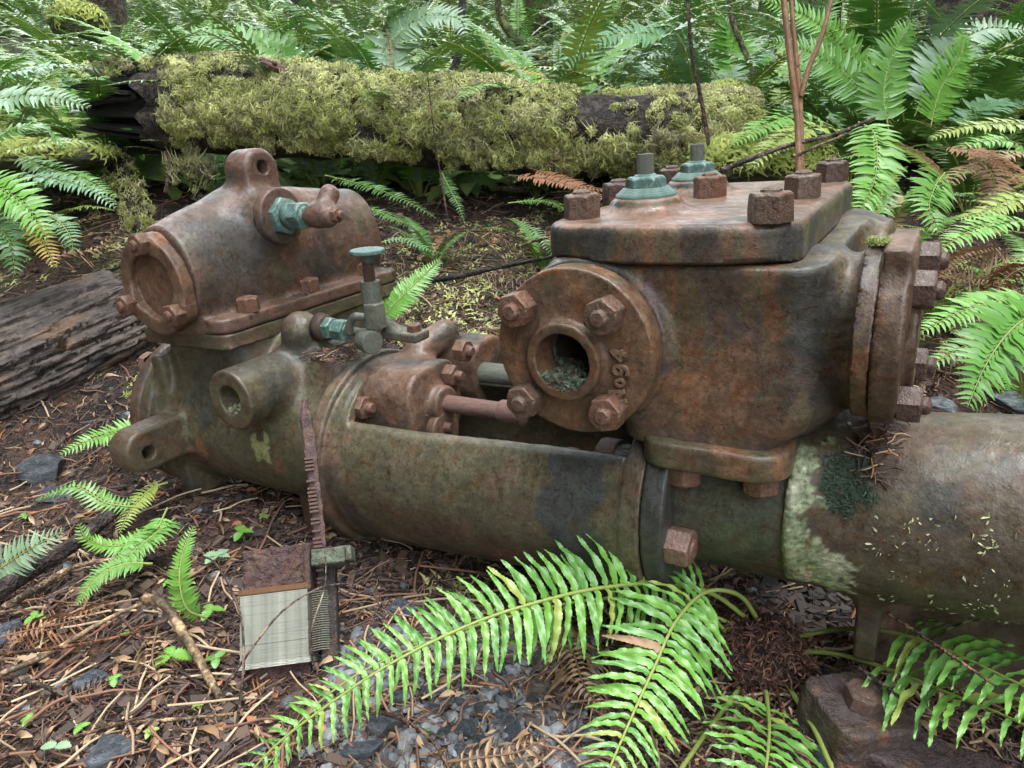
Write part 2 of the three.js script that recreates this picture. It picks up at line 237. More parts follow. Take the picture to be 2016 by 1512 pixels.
{
  const font = await new FontLoader().loadAsync('fonts/droid/droid_sans_bold.typeface.json');
  const lm = new THREE.MeshStandardMaterial({ color: lin(.24, .155, .10), map: ironMap, bumpMap: ironBump, bumpScale: .0006, roughness: .6 });
  [['N', .0565, .121, .0175], ['o', .0600, .139, .0135], ['9', .0615, .1545, .0175], ['4', .0585, .1725, .0165]].forEach(([ch, x, y, s], i) => {
    const g = new TextGeometry(ch, { font, size: s, depth: .0034, curveSegments: 5, bevelEnabled: true, bevelThickness: .0008, bevelSize: .0003, bevelSegments: 1 }); g.center();
    const m = part('raised_letter', g, lm, flange); m.position.set(x - .002, y, .1668); m.scale.setScalar(1.12); m.rotation.z = Math.PI / 2 + [-.22, -.1, .08, .2][i] * -1; });
}
// right end flange pair
const rfF = (x, y, z) => { let d = Math.min(cyl(y - .187, z - .045, .3139, .341, x, .101, .005), cyl(y - .187, z - .045, .3139, .33, x, .1005, .001)); d = smin(d, slab(x, z, y, .3150, .341, -.025, .115, .2, .287, .004, .004), .01); d = smin(d, cyl(y - .187, z - .045, .33, .352, x, .062, .004), .008); return smax(d, -cyl(y - .187, z - .045, .3, .4, x, .048), .003) + .0008 * nz(x * 60, y * 60, z * 60); };
const rfl = part('end_flange', field(rfF, [.30, .07, -.07], [.365, .30, .16], .004, (() => { const a = rustCol(PAL.brown, { pink: .2, slate: .15, olive: .1 }, 9.9, 14, 2); return a; })()), iron, pump);
for (const [y, z, t] of [[.243, .09, .1], [.125, .1, .2], [.256, .0, .1], [.14, .01, .15]]) nut(rfl, 'x', [.3405, y, z], .036, .022, t, boltDark, .008, 'flange_nut');
// liquid cylinder, barrel and foot
const barrelCol = (() => { const a = rustCol([.105, .08, .054], { slate: .06, olive: .22, pink: .02, brown: .14 }, 17.3, 10, 1);
  return (x, y, z) => { const c = a(x, y, z), m = lichen(x, y, z); if (m <= 0) return c; const v = .75 + .5 * nz(x * 140, y * 140, z * 140) + .3 * nz(x * 40, y * 40, z * 40); const g = sstep(.1, .4, nz(x * 30, y * 30, z * 30 + 4)); return mix3(c, mix3([.42 * v, .48 * v, .28 * v], [.66 * v, .66 * v, .47 * v], g), m * (R() < .06 ? .4 : 1)); }; })();
function lichen(x, y, z) { if (z < 0) return 0; const e = .016 * nz(x * 50, y * 50, z * 50) + .010 * nz(x * 130, y * 130, z * 130) + .034 * nz(x * 21 + 3, y * 21, 2); const right = y > -.03 ? lerp(.268, .268, sstep(.03, -.03, y)) : lerp(.268, .312, sstep(-.03, -.08, y)); const top = .04 + .25 * (x - .236) ; return sstep(.0, .003, Math.min(right + e - x, top + e - y, y + .148 - .3 * (x - .24) + e)); }
const barF = (x, y, z) => {
  const yc = -.049 + .075 * Math.max(0, x - .3), rad = .115 + .02 * Math.max(0, x - .3);
  let d = cyl(y - yc, z, .236, .72, x, rad, .008);
  d = smin(d, bx(x, y, z, .318, .345, -.245, -.1, -.1, .055, .006), .03); d = smin(d, bx(x, y, z, .33, .62, -.3, -.1, -.03, -.005, .006), .03); d = smin(d, bx(x, y, z, .58, .61, -.3, -.1, -.1, .055, .006), .03);
  return d + .0009 * (nz(x * 30, y * 30, z * 30) + .6 * nz(x * 90, y * 90, z * 90)) - (x < .34 ? .0012 * lichen(x, y, z) * (1 + nz(x * 200, y * 200, z * 200)) : 0);
};
const barrel = part('barrel', field(barF, [.22, -.3, -.16], [.74, .12, .16], .0042, barrelCol), iron, pump);
const neckF = (x, y, z) => { let d = cyl(y + .055, z + .005, .06, .25, x, .112, .006); d = smin(d, cyl(y + .135, z - .03, .09, .26, x, .026, .006), .012); d = Math.min(d, cyl(y + .06, z + .27, .06, .25, x, .112, .006)); return d + .0009 * nz(x * 50, y * 50, z * 50); };
part('liquid_cylinder', field(neckF, [.04, -.2, -.4], [.27, .08, .15], .006, rustCol(PAL.moss, { brown: .2, slate: .1, olive: .1 }, 6.1, 11, 1)), iron, pump);
// cradle
const cradleCol = (() => { const a = rustCol(PAL.olive, { pink: .18, slate: .16, brown: .14 }, 25.5, 9, 1.2);
  return (x, y, z) => { let c = a(x, y, z); const e = .05 * nz(y * 16, z * 14, 3) + .015 * nz(x * 60, y * 60, z * 60); const band = sstep(-.062, -.05, x + e) * (1 - sstep(.02, .034, x + e)); c = mix3(c, [.06, .066, .066], band * .85); return c; }; })();
const cradleF = (x, y, z) => {
  const yc = -.086 - .012 * sstep(.0, -.45, x), ro = .152 + .01 * sstep(-.05, -.45, x);
  const rad = Math.hypot(y - yc, z);
  let wall = Math.max(Math.abs(rad - ro + .008) - .008, x - .066, -.5 - x);
  const rim = .0 + .012 * sstep(-.4, .05, x) + .1 * sstep(.038, .058, x) + .12 * sstep(-.43, -.46, x);
  wall = smax(wall, y - rim, .008);
  let d = wall;
  const endp = Math.max(Math.abs(x - .058) - .009, rad - ro + .003); d = smin(d, smax(endp, y - .055, .02), .015);
  d = smin(d, cyl(y - yc, z, -.497, -.470, x, ro + .014, .005), .008);                                       // left ring
  d = smin(d, cyl(y - yc, z, -.475, -.448, x, ro + .002, .006), .006);
  return d + .0006 * (nz(x * 30, y * 30, z * 30) + .5 * nz(x * 100, y * 100, z * 100));
};
const cradle = part('cradle', field(cradleF, [-.54, -.29, -.2], [.08, .1, .2], .0044, cradleCol), iron, pump);
const plate = part('cradle_end_plate', field((x, y, z) => cyl(y + .075, z, .0705, .102, x, .154, .006) + .0009 * nz(x * 60, y * 60, z * 60), [.06, -.24, -.17], [.11, .1, .17], .005, rustCol(PAL.slate, { olive: .2, brown: .12 }, 3.7, 12, 1)), iron, pump);
nut(plate, 'x', [.102, -.09, .125], .044, .03, .2, boltPink, .004, 'hex_nut');
nut(cradle, 'x', [-.449, .012, .083], .036, .022, .3, boltRust, .012, 'hex_nut');
nut(cradle, '-x', [-.497, -.075, .135], .036, .018, .3, boltPink, .004, 'hex_nut');
// stuffing boxes and rods
const boxCol = rustCol(PAL.pink, { slate: .2, rust: .1, orange: .14, brown: .2 }, 19.4, 16, 1);
const glandF = (x, y, z) => {
  let d = slab(y, z, x, -.07, .068, -.07, .075, -.47, -.345, .045, .008); d = smin(d, cyl(y, z, -.4, -.325, x, .032, .006), .012);
  d = smin(d, slab(y, z, x, -.05, .072, -.21, -.1, -.47, -.335, .04, .008), .03);
  d = smin(d, capsule(x, y, z, -.42, .07, -.06, -.40, .09, -.11, .025), .03);
  return d + .0008 * (nz(x * 50, y * 50, z * 50) + .5 * nz(x * 120, y * 120, z * 120));
};
const gland = part('stuffing_box', field(glandF, [-.49, -.09, -.24], [-.31, .12, .1], .0042, boxCol), iron, pump);
nut(gland, 'x', [-.345, .04, -.035], .034, .02, .1, boltRust, .012, 'gland_nut'); nut(gland, 'x', [-.345, -.036, .012], .034, .02, .3, boltRust, .012, 'gland_nut'); nut(gland, 'x', [-.335, .077, -.06], .036, .02, .2, boltRust, .01, 'gland_nut');
for (let i = 0; i < 6; i++) { const s = part('rivet', new THREE.SphereGeometry(.0028, 8, 6), boltBrown, gland); s.position.set(-.344, .022 - i * .0062, .022 + i * .003); }
const lathe = (prof, seg = 32) => new THREE.LatheGeometry(prof.map(a => new THREE.Vector2(...a)), seg);
{ const r = part('piston_rod', lathe([[0, 0], [.0150, 0], [.0150, .115], [.0185, .1155], [.0195, .117], [.0195, .156], [.018, .158], [0, .1585]]), rodMat, pump); r.position.set(-.335, .002, .0); r.quaternion.copy(AX.x);
  const r2 = part('piston_rod', lathe([[0, 0], [.021, 0], [.021, .46], [0, .46]]), darkBronze, pump); r2.position.set(-.4, .012, -.13); r2.quaternion.copy(AX.x);
  const fl = part('rod_guide', field((x, y, z) => smax(cyl(y + .045, z - .01, -.345, -.325, x, .038, .005), -(y + .075), .004), [-.35, -.1, -.05], [-.32, .01, .06], .004, boxCol), iron, pump);
  nut(fl, 'x', [-.326, -.055, .02], .02, .008, .2, boltDark, .004, 'hex_nut');
  const cp = part('coupling', lathe([[0, 0], [.034, 0], [.036, .003], [.036, .026], [.034, .028], [0, .028]], 40), boltBrown, pump); cp.position.set(-.015, -.02, .07); cp.quaternion.copy(AX.x);
  const wd = part('wooden_plug', field((x, y, z) => cyl(y + .022, z - .07, .01, .045, x, .032, .003) + .002 * nz(x * 20, y * 160, z * 160), [0, -.07, .02], [.055, .02, .12], .003, (x, y, z) => { const v = .13 + .1 * nz(x * 30, y * 200, z * 200); return [v, v * .95, v * .86]; }), new THREE.MeshStandardMaterial({ vertexColors: true, roughness: .85 }), pump);
  nut(pump, 'x', [-.06, -.012, .085], .026, .016, .2, boltRust, .003, 'hex_nut');
}
// steam cylinder
const steamCol = (() => { const a = rustCol(PAL.olive, { brown: .22, slate: .16, pink: .06, orange: .02 }, 41.2, 9, 1); return a; })();
const steamF = (x, y, z) => {
  let d = cyl(y + .085, z, -.96, -.49, x, .137, .005);
  d = smin(d, cyl(y + .085, z, -.966, -.935, x, .166, .008), .022);                                          // rear flange
  d = smin(d, slab(x, z, y, -.915, -.70, -.3, .108, -.05, .11, .035, .01), .03);                              // pedestal of the steam chest
  d = smin(d, cyl(x + .625, y - .04, -.02, .195, z, .052, .004), .04);                                        // exhaust port
  d = smin(d, capsule(x, y, z, -.66, .05, -.02, -.545, .045, .02, .05), .04);
  d = smin(d, capsule(x, y, z, -.62, .05, .0, -.60, .12, .04, .035), .03);
  d = smin(d, bx(x, y, z, -.938, -.905, -.24, .07, -.05, .128, .008), .02);                                   // gusset
  d = smin(d, slab(z, y, x, .02, .262, -.12, -.038, -.918, -.858, .038, .009), .018);                        // lug
  d = smax(d, -cyl(y + .083, z - .219, -1, -.8, x, .0125), .003);
  d = smax(d, -cyl(x + .625, y - .04, .05, .3, z, .0255), .003);
  return d + .0006 * (nz(x * 32, y * 32, z * 32) + .6 * nz(x * 100, y * 100, z * 100));
};
const steam = part('steam_cylinder', field(steamF, [-.99, -.27, -.33], [-.47, .18, .28], .0048, (x, y, z) => { let c = steamCol(x, y, z); const le = .008 * nz(x * 70, y * 70, z * 70); if (z > .05 && Math.max(Math.abs(x + .648) - .022, Math.abs(y + .074) - .03) < le - .002 && !(Math.abs(x + .648) < .009 && y > -.062)) return [.36, .37, .17]; const l = sstep(.135, .16, z) * sstep(-.84, -.87, x); return mix3(c, PAL.brown, l * .6); }), iron, pump);
const coverF = (x, y, z) => cyl(y + .085, z, -1.004, -.97, x, .166, .012) + .001 * nz(x * 40, y * 40, z * 40);
const cover = part('cylinder_cover', field(coverF, [-1.02, -.27, -.19], [-.955, .1, .19], .0055, rustCol(PAL.brown, { pink: .2, slate: .06 }, 8.8, 10, 1)), iron, pump);
nut(cover, '-x', [-1.0, .035, .085], .04, .022, .2, boltPink, .006, 'hex_nut');
const foot = part('foot', field((x, y, z) => smin(bx(x, y, z, -.62, -.595, -.31, -.15, -.08, .1, .006), bx(x, y, z, -.65, -.55, -.32, -.295, -.1, .12, .006), .03), [-.67, -.34, -.12], [-.53, -.13, .14], .006, rustCol(PAL.brown, { pink: .1 }, 2.8, 9, 1)), iron, pump);
// steam chest on top: lower flange, upper flange with valve cylinder
const scCol = (() => { const a = rustCol([.165, .10, .074], { slate: .2, pink: .14, brown: .12, olive: .06 }, 52.6, 11, 1); return (x, y, z) => { let c = a(x, y, z); const e = Math.hypot(x + .72, (y - .26) * .9, z - .05) + .035 * nz(x * 14, y * 14, z * 14); return mix3(c, [.06, .072, .07], sstep(.1, .045, e) * .7); }; })();
const chestLowF = (x, y, z) => slab(x, z, y, -.945, -.695, -.362, .127, .098, .1255, .02, .0025) + .0008 * nz(x * 50, y * 50, z * 50);
part('steam_chest_flange', field(chestLowF, [-.96, .09, -.41], [-.67, .13, .14], .005, rustCol(PAL.olive, { brown: .22, pink: .1, slate: .1 }, 14.2, 12, 1)), iron, pump);
const upF = (x, y, z) => {
  const rz = lerp(.094, .137, Math.sin(Math.PI / 2 * clamp((.14 - z) / .2))) - .026 * sstep(-.1, -.36, z), xs = rz / .088, yc = .222;
  let d = slab(x, z, y, -.945, -.695, -.362, .127, .1265, .153, .03, .006);
  d = smin(d, cyl((x + .812) * xs, y - yc, -.345, .138, z, rz, .006), .02);
  d = smin(d, box(x, y, z, -.815, .15, -.1, .07, .05, .22, .02), .02);
  d = smin(d, cyl(y - .309, z + .05, -.83, -.701, x, .048, .004), .05);
    d = Math.min(d, cyl(y - .309, z + .05, -.716, -.696, x, .052, .004));
  d = smin(d, slab(z, y, x, -.112, -.03, .28, .432, -.815, -.75, .040, .012), .022);
  d = smax(d, -cyl(y - .397, z + .072, -.9, -.7, x, .0125), .003);
  return d + .0006 * (nz(x * 36, y * 36, z * 36) + .6 * nz(x * 110, y * 110, z * 110));
};
const up = part('steam_chest', field(upF, [-.96, .115, -.41], [-.67, .445, .15], .0044, scCol), iron, pump);
for (const [x, z, t] of [[-.712, .052, .15], [-.722, -.11, .3], [-.728, -.28, .1]]) nut(up, 'y', [x, .1525, z], .036, .026, t, boltRust, .003, 'cap_nut');
// cap of the valve cylinder
const capF = (x, y, z) => {
  const X = x + .815, Y = y - .217; let d = cyl(X, Y, .1405, .164, z, .087, .004);
  for (const a of [1.37, 3.60, 5.69]) d = smin(d, cyl(X - Math.cos(a) * .073, Y - Math.sin(a) * .073, .1405, .164, z, .018, .004), .022);
  const q = cyl(X, Y, .152, .3, z, .058, .0); d = smax(d, -q, .006); return d + .0008 * (nz(x * 60, y * 60, z * 60) + .5 * nz(x * 130, y * 130, z * 130));
};
const cap = part('valve_cap', field(capF, [-.93, .1, .13], [-.7, .33, .175], .0036, rustCol([.19, .11, .07], { pink: .14, orange: .14, brown: .2 }, 33.1, 13, 1)), iron, pump);
for (const [a, t] of [[1.37, .2], [3.60, .3], [5.69, .1]]) nut(cap, 'z', [-.815 + Math.cos(a) * .077, .217 + Math.sin(a) * .077, .1635], .035, .022, t, boltRust, .006, 'cap_nut');
// lubricator of patinated brass on the boss
{
  const g = new THREE.Group(); g.name = 'lubricator'; pump.add(g); g.position.set(-.6965, .309, -.05); g.quaternion.copy(AX.x);
  const a = part('brass_nut', hexNut(.062, .014, .002, .03, 2, .0003), brass, g); a.rotation.y = .2;
  const b = part('brass_collar', lathe([[0, 0], [.024, 0], [.024, .012], [.021, .016], [0, .016]]), brass, g); b.position.y = .0135; b.scale.y = 1.4;
  const c = part('brass_nut', hexNut(.046, .026, .004, .016, 4, .0003), brass, g); c.position.y = .033; c.rotation.y = .5;
  const d = part('stem', lathe([[0, 0], [.0125, 0], [.0125, .03], [0, .03]]), boltBrown, g); d.position.y = .058;
  const e = part('elbow', field((x, y, z) => { let q = capsule(x, y, z, 0, .068, 0, 0, .098, 0, .02, .021); q = smin(q, capsule(x, y, z, 0, .08, 0, -.032, .086, -.025, .015, .017), .015); return q + .0009 * nz(x * 70, y * 70, z * 70); }, [-.06, .04, -.06], [.04, .13, .04], .003, rustCol([.2, .12, .09], { brown: .2 }, 3, 20, 1)), iron, g);
  const f = part('hex_nut', hexNut(.024, .015, .009, .008, 2), boltRust, g); f.position.y = .126; e.position.y = .010; e.scale.setScalar(1.05);
}
// cock valve of patinated brass on the neck
{
  const g = new THREE.Group(); g.name = 'drain_cock'; pump.add(g); g.position.set(-.545, .126, .03); g.rotation.z = -.03;
  const put = (n, geo, mat, x, ax, turn = 0) => { const m = part(n, geo, mat, g); m.position.set(x, 0, 0); m.quaternion.copy(AX[ax]); m.rotateY(turn); return m; };
  put('boss', lathe([[0, 0], [.026, 0], [.022, .02], [0, .02]]), boltDark, -.018, 'x');
  put('brass_nut', hexNut(.036, .016, .001, .014, 1, .0003), brass, 0, 'x', .1); put('brass_nut', hexNut(.034, .024, .002, .012, 2, .0003), brass, .022, 'x', .4);
  put('brass_collar', lathe([[0, 0], [.014, 0], [.014, .01], [0, .01]]), brass, .014, 'x'); put('stem', lathe([[0, 0], [.0075, 0], [.0075, .06], [0, .06]]), bronze, .044, 'x');
  const bl = part('barrel_joint', lathe([[0, 0], [.018, 0], [.0195, .0015], [.0195, .028], [.018, .0295], [.002, .0295], [0, .028]], 36), bronze, g); bl.position.set(.098, -.007, .012); bl.quaternion.copy(AX.x).multiply(new THREE.Quaternion()); bl.rotation.set(0, -.35, -Math.PI / 2, 'YXZ'); bl.position.x = .094;
  const hb = part('hex_body', hexNut(.034, .042, 0, .012, 5, .0003), bronze, g); hb.position.set(.113, .014, 0); hb.rotation.y = .3;
  const ub = part('valve_body', lathe([[0, 0], [.0155, 0], [.0165, .001], [.0165, .036], [.0155, .037], [0, .037]]), bronze, g); ub.position.set(.111, .054, 0);
  const st = part('spindle', lathe([[0, 0], [.0095, 0], [.0095, .045], [0, .045]]), boltBrown, g); st.position.set(.111, .09, 0);
  const hw = part('hand_wheel', lathe([[0, 0], [.013, 0], [.015, .012], [.022, .017], [.0335, .019], [.0345, .021], [.034, .0265], [.0325, .0275], [.006, .026], [0, .026]], 40), brass, g); hw.position.set(.113, .12, 0); hw.scale.set(.82, .8, .82);
  const lever = part('curved_lever', tube([V(.068, .002, .018), V(.076, .020, .022), V(.09, .034, .024), V(.108, .034, .018)], .007, 8, 16), bronze, g);
  const br = part('bracket', field((x, y, z) => smin(capsule(x, y, z, .12, .02, -.012, .145, -.002, -.03, .01, .008), bx(x, y, z, .11, .185, -.012, .004, -.05, -.01, .004), .012), [.09, -.02, -.06], [.19, .04, .01], .003, rustCol([.15, .14, .1], { slate: .1 }, 3, 20, 1)), iron, g);
  const bn = part('hex_nut', hexNut(.022, .012, .002, .006, 2), boltRust, g); bn.position.set(.168, .004, -.03);
}
// ---------------------------------------------------------------- the forest floor: one sheet, fine near the pump, rising to a hillside behind
const HD = [[-60, 0], [1.42, 0], [1.7, .12], [2.0, .225], [2.5, .38], [3.0, .47], [4, .60], [6, .85], [10, 1.45], [16, 2.7], [30, 6], [60, 12], [130, 22]];
function hd(d) { for (let i = 1; i < HD.length; i++) if (d <= HD[i][0]) { const a = HD[i - 1], b = HD[i]; return lerp(a[1], b[1], (d - a[0]) / (b[0] - a[0])); } return 22; }
function H(x, z) {
  const d = -z + 0.32 * Math.max(0, x) * sstep(0.9, 1.5, -z); let y = (hd(d - .06) + hd(d) + hd(d + .06)) / 3;
  const far = sstep(2, 8, -z) + sstep(2, 8, Math.abs(x)); y += 0.022 * nz(x * 4, z * 4) + 0.012 * nz(x * 11, z * 11, 2) + far * .35 * nz(x * .35, z * .35, 7) + .006 * nz(x * 30, z * 30, 1);
  
  return y - .01;
}
// where a ray of the view meets the ground
function onGround(px, py, lift = 0) { const p0 = at(px, py, 0.3), dir = p0.clone().sub(camera.position); let t = 1; for (let i = 0; i < 4000; i++) { const p = camera.position.clone().addScaledVector(dir, t); if (p.y < H(p.x, p.z)) { p.y = H(p.x, p.z) + lift; return p; } t += .01 + t * .002; } return camera.position.clone().addScaledVector(dir, t); }
function groundAt(x, z, lift = 0) { return V(x, H(x, z) + lift, z); }
function gNormal(x, z, e = .02) { return V(H(x - e, z) - H(x + e, z), 2 * e, H(x, z - e) - H(x, z + e)).normalize(); }
const soilN = 1024, sA = tileFbm(soilN, [[10, .6], [30, 1], [90, 1], [220, .8]], 40), sB = tileFbm(soilN, [[6, 1], [20, 1], [60, 1]], 60);
const soilMap = dataTex(soilN, i => { const a = clamp(.5 + (sA[i] - .5) * 3.2), b = clamp(.5 + (sB[i] - .5) * 3); return [lerp(.42, 1, a), lerp(.40, .93, a) * lerp(1, .93, b), lerp(.38, .88, a) * lerp(1, .88, b)]; }, true, 1.8);
const soilBump = dataTex(soilN, i => { const v = clamp(.5 + (sA[i] - .5) * 2.6); return [v, v, v]; }, false, 1.8);
{
  const line = (c, f) => { const o = []; let v = 0, s = .014; while (v < 2.0) { o.push(v); v += s; } while (v < 140) { o.push(v); s *= 1.055; v += s; } return o; };
  const a = line(), xs = [...a.slice(1).reverse().map(v => -v), ...a].map(v => v + 0), zs = xs.map(v => v - 1.2);
  const pos = [], uv = [], col = [], ind = [], n = xs.length;
  for (const z of zs) for (const x of xs) {
    pos.push(x, H(x, z), z); uv.push(x, z);
    let c = [.074, .048, .036]; c = mix3(c, [.115, .078, .05], sstep(.0, .35, fbm(x * 5, z * 5, 3, 3))); c = mix3(c, [.035, .028, .025], sstep(.08, .3, fbm(x * 3 + 7, z * 3, 9, 3)) * .8);
    const m = fbm(x * 2.2 + 3, z * 2.2 - 5, 1, 4) + .25 * sstep(1.5, 2.2, -z) - .14; c = mix3(c, [.10, .115, .03], sstep(.05, .2, m) * .8); if (-z > 3) c = mix3(c, [.10, .16, .045], .8 * sstep(3, 6, -z)); col.push(...c);
  }
  for (let j = 0; j < n - 1; j++) for (let i = 0; i < n - 1; i++) { const q = j * n + i; ind.push(q, q + n, q + 1, q + 1, q + n, q + n + 1); }
  const g = new THREE.BufferGeometry(); g.setAttribute('position', new THREE.Float32BufferAttribute(pos, 3)); g.setAttribute('uv', new THREE.Float32BufferAttribute(uv, 2)); g.setAttribute('color', new THREE.Float32BufferAttribute(col, 3)); g.setIndex(ind); g.computeVertexNormals();
  structure('forest_ground', g, new THREE.MeshStandardMaterial({ vertexColors: true, map: soilMap, bumpMap: soilBump, bumpScale: .006, roughness: .9 }));
}
// ---------------------------------------------------------------- leaves and fronds
const leafMat = (r, g, b, rough = .36, tr = .2) => new THREE.MeshPhysicalMaterial({ color: lin(r, g, b), side: THREE.DoubleSide, roughness: rough, transmission: tr, thickness: 0, ior: 1.5 });
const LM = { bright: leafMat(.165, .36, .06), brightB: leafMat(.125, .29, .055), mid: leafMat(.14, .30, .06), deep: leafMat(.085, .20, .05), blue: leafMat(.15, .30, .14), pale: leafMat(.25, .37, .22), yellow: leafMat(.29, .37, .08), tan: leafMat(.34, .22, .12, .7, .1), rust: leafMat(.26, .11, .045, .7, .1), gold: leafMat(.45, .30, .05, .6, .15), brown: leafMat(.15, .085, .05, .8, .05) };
const stemMat = new THREE.MeshStandardMaterial({ color: lin(.22, .27, .06), roughness: .55 }), stemBrown = new THREE.MeshStandardMaterial({ color: lin(.15, .085, .045), roughness: .7 });
// a leaflet of unit length along +x, width along z, facing +y
function leafT(segs, hw, fold, droop, wave, o = {}) {
  const P = [], I = []; const f = u => Math.pow(Math.max(0, Math.sin(Math.PI * Math.pow(u * .97 + .03, .62))), .75) * (1 - .15 * u);
  for (let j = 0; j <= segs; j++) { const u = j / segs, w = u >= 1 ? .004 : Math.max(.02, hw * f(u)) * (u < .07 ? .55 + 6 * u : 1), y = -droop * u * u + (o.arch || 0) * Math.sin(u * Math.PI), bend = (o.sickle || 0) * u * u;
    const au = o.auricle && j === 1 ? hw * 1.0 : 0; const wv = wave * Math.sin(u * (o.wf || 16) + (o.ph || 0)), wv2 = wave * Math.sin(u * (o.wf || 16) * .9 + 2 + (o.ph || 0));
    const tw = (o.twist || 0) * u, c = Math.cos(tw), s = Math.sin(tw);
    for (const [k, ww] of [[-1, w], [0, 0], [1, w + au]]) { const zz = k * ww * c, yy = y + Math.abs(k) * ww * fold + k * ww * s + (k < 0 ? wv : k > 0 ? wv2 : 0) * Math.min(1, u * 4); P.push(u, yy, zz + bend); } }
  for (let j = 0; j < segs; j++) for (let k = 0; k < 2; k++) { const a = j * 3 + k, b = a + 3; I.push(a, a + 1, b, b, a + 1, b + 1); }
  return { P, I };
}
function leafGeo(t) { const g = new THREE.BufferGeometry(); g.setAttribute('position', new THREE.Float32BufferAttribute(t.P, 3)); g.setIndex(t.I); g.computeVertexNormals(); return g; }
// serrated, detailed leaflet for the near fern
function fineLeaf(seed) {
  const S = 26, P = [], I = [], hw = .064, wf = 9 + seed * 1.7, ph = seed * 2.1, droop = .10 + .05 * (seed % 3), arch = .04, sick = .05;
  for (let j = 0; j <= S; j++) { const u = j / S; let w = hw * Math.pow(Math.max(0, Math.sin(Math.PI * Math.pow(u * .97 + .03, .55))), .62); if (u < .05) w *= .35 + u * 13; const ser = (j % 2 ? .006 : -.004) * (u > .12 ? 1 : 0); w = Math.max(.003, w + ser); if (j === S) w = .002;
    const y = -droop * u * u * 1.4 + arch * Math.sin(u * Math.PI), a = u < .1 && u > .01 ? .045 : 0, tw = .25 * u * (seed % 2 ? 1 : -1);
    for (const k of [-1, -.5, 0, .5, 1]) { const ww = k * (w + (k > 0 ? a : 0)); const wv = .02 * Math.sin(u * wf * 1.5 + ph + (k < 0 ? 1.9 : 0)) * Math.abs(k) * Math.min(1, u * 5); P.push(u, y + Math.abs(ww) * .35 - (Math.abs(k) === .5 ? -.006 : 0) + wv + ww * Math.sin(tw), ww * Math.cos(tw) + sick * u * u); } }
  for (let j = 0; j < S; j++) for (let k = 0; k < 4; k++) { const a = j * 5 + k, b = a + 5; I.push(a, a + 1, b, b, a + 1, b + 1); }
  return leafGeo({ P, I });
}
const FINE = [0, 1, 2, 3, 4, 5].map(fineLeaf);
const LT = { mid: [0, 1, 2].map(k => leafT(5, .11, .25, .12 + .05 * k, .016, { sickle: .06, ph: k, auricle: 1, twist: .2 * (k - 1) })), low: [0, 1].map(k => leafT(2, .12, .25, .12 + .08 * k, 0, { sickle: .05 })), dry: [0, 1, 2].map(k => leafT(6, .10, .9, .5 + .35 * k, .02, { sickle: .2, twist: 2 + k, arch: .1 })) };
const prof = u => (.62 + .38 * sstep(0, .28, u)) * Math.pow(Math.max(0, 1 - u), .52) * 1.06 + .02;
// o: n pairs, len, start, up, fw (forward lean), rise, mode 'mid' | 'low' | 'dry', r stalk radius
function frondParts(pts, o) {
  const c = new THREE.CatmullRomCurve3(pts), start = o.start ?? .12, n = o.n, out = []; const up0 = o.up || V(0, 1, 0);
  for (let i = 0; i < n; i++) { const u = (i + .5) / n, t = start + (1 - start) * u * .995, p = c.getPointAt(t), T = c.getTangentAt(t); const N = up0.clone().addScaledVector(T, -up0.dot(T)); if (N.lengthSq() < 1e-4) N.set(0, 0, 1); N.normalize(); const S = V(0, 0, 0).crossVectors(T, N);
    for (const s of [-1, 1]) { const fw = (o.fw ?? .22) + .45 * u * u + rr(-.07, .07), rise = (o.rise ?? .1) + rr(-.14, .14) * (o.mess ?? 1), D = S.clone().multiplyScalar(s * Math.cos(fw)).addScaledVector(T, Math.sin(fw)).addScaledVector(N, rise).normalize(); const roll = rr(-.25, .25) * (o.mess ?? 1) + (o.roll ?? 0) * s;
      const Y = N.clone().addScaledVector(D, -N.dot(D)).normalize(); Y.applyAxisAngle(D, roll); const Z = V(0, 0, 0).crossVectors(D, Y); const L = o.len * prof(u) * rr(.9, 1.08); out.push({ p: p.clone().addScaledVector(S, s * (o.r || .002) * .6), D, Y, Z, L, s, u }); } }
  return { c, out };
}
function frondGeo(pts, o) {
  const { c, out } = frondParts(pts, o); const P = [], I = []; const set = LT[o.mode || 'mid'];
  for (const l of out) { const t = pick(set), b = P.length / 3; const m = l.s; for (let k = 0; k < t.P.length; k += 3) { const x = t.P[k] * l.L, y = t.P[k + 1] * l.L, z = t.P[k + 2] * l.L * m * -1 * (o.wid || 1); P.push(l.p.x + l.D.x * x + l.Y.x * y + l.Z.x * z, l.p.y + l.D.y * x + l.Y.y * y + l.Z.y * z, l.p.z + l.D.z * x + l.Y.z * y + l.Z.z * z); } for (const q of t.I) I.push(q + b); }
  const g = new THREE.BufferGeometry(); g.setAttribute('position', new THREE.Float32BufferAttribute(P, 3)); g.setIndex(I); g.computeVertexNormals();
  const r0 = o.r || .002, st = tube(pts, t => r0 * (1 - .75 * t), 5, o.mode === 'low' ? 10 : 22); st.deleteAttribute('uv');
  return { blade: g, stalk: st };
}
// the frond is one mesh; its stalk is a child of it
function addFrond(parent, pts, o, mat, stalkMat = stemMat) { const { blade, stalk } = frondGeo(pts, o); const b = part('frond', blade, mat, parent); mesh('stalk', stalk, stalkMat, b); return b; }
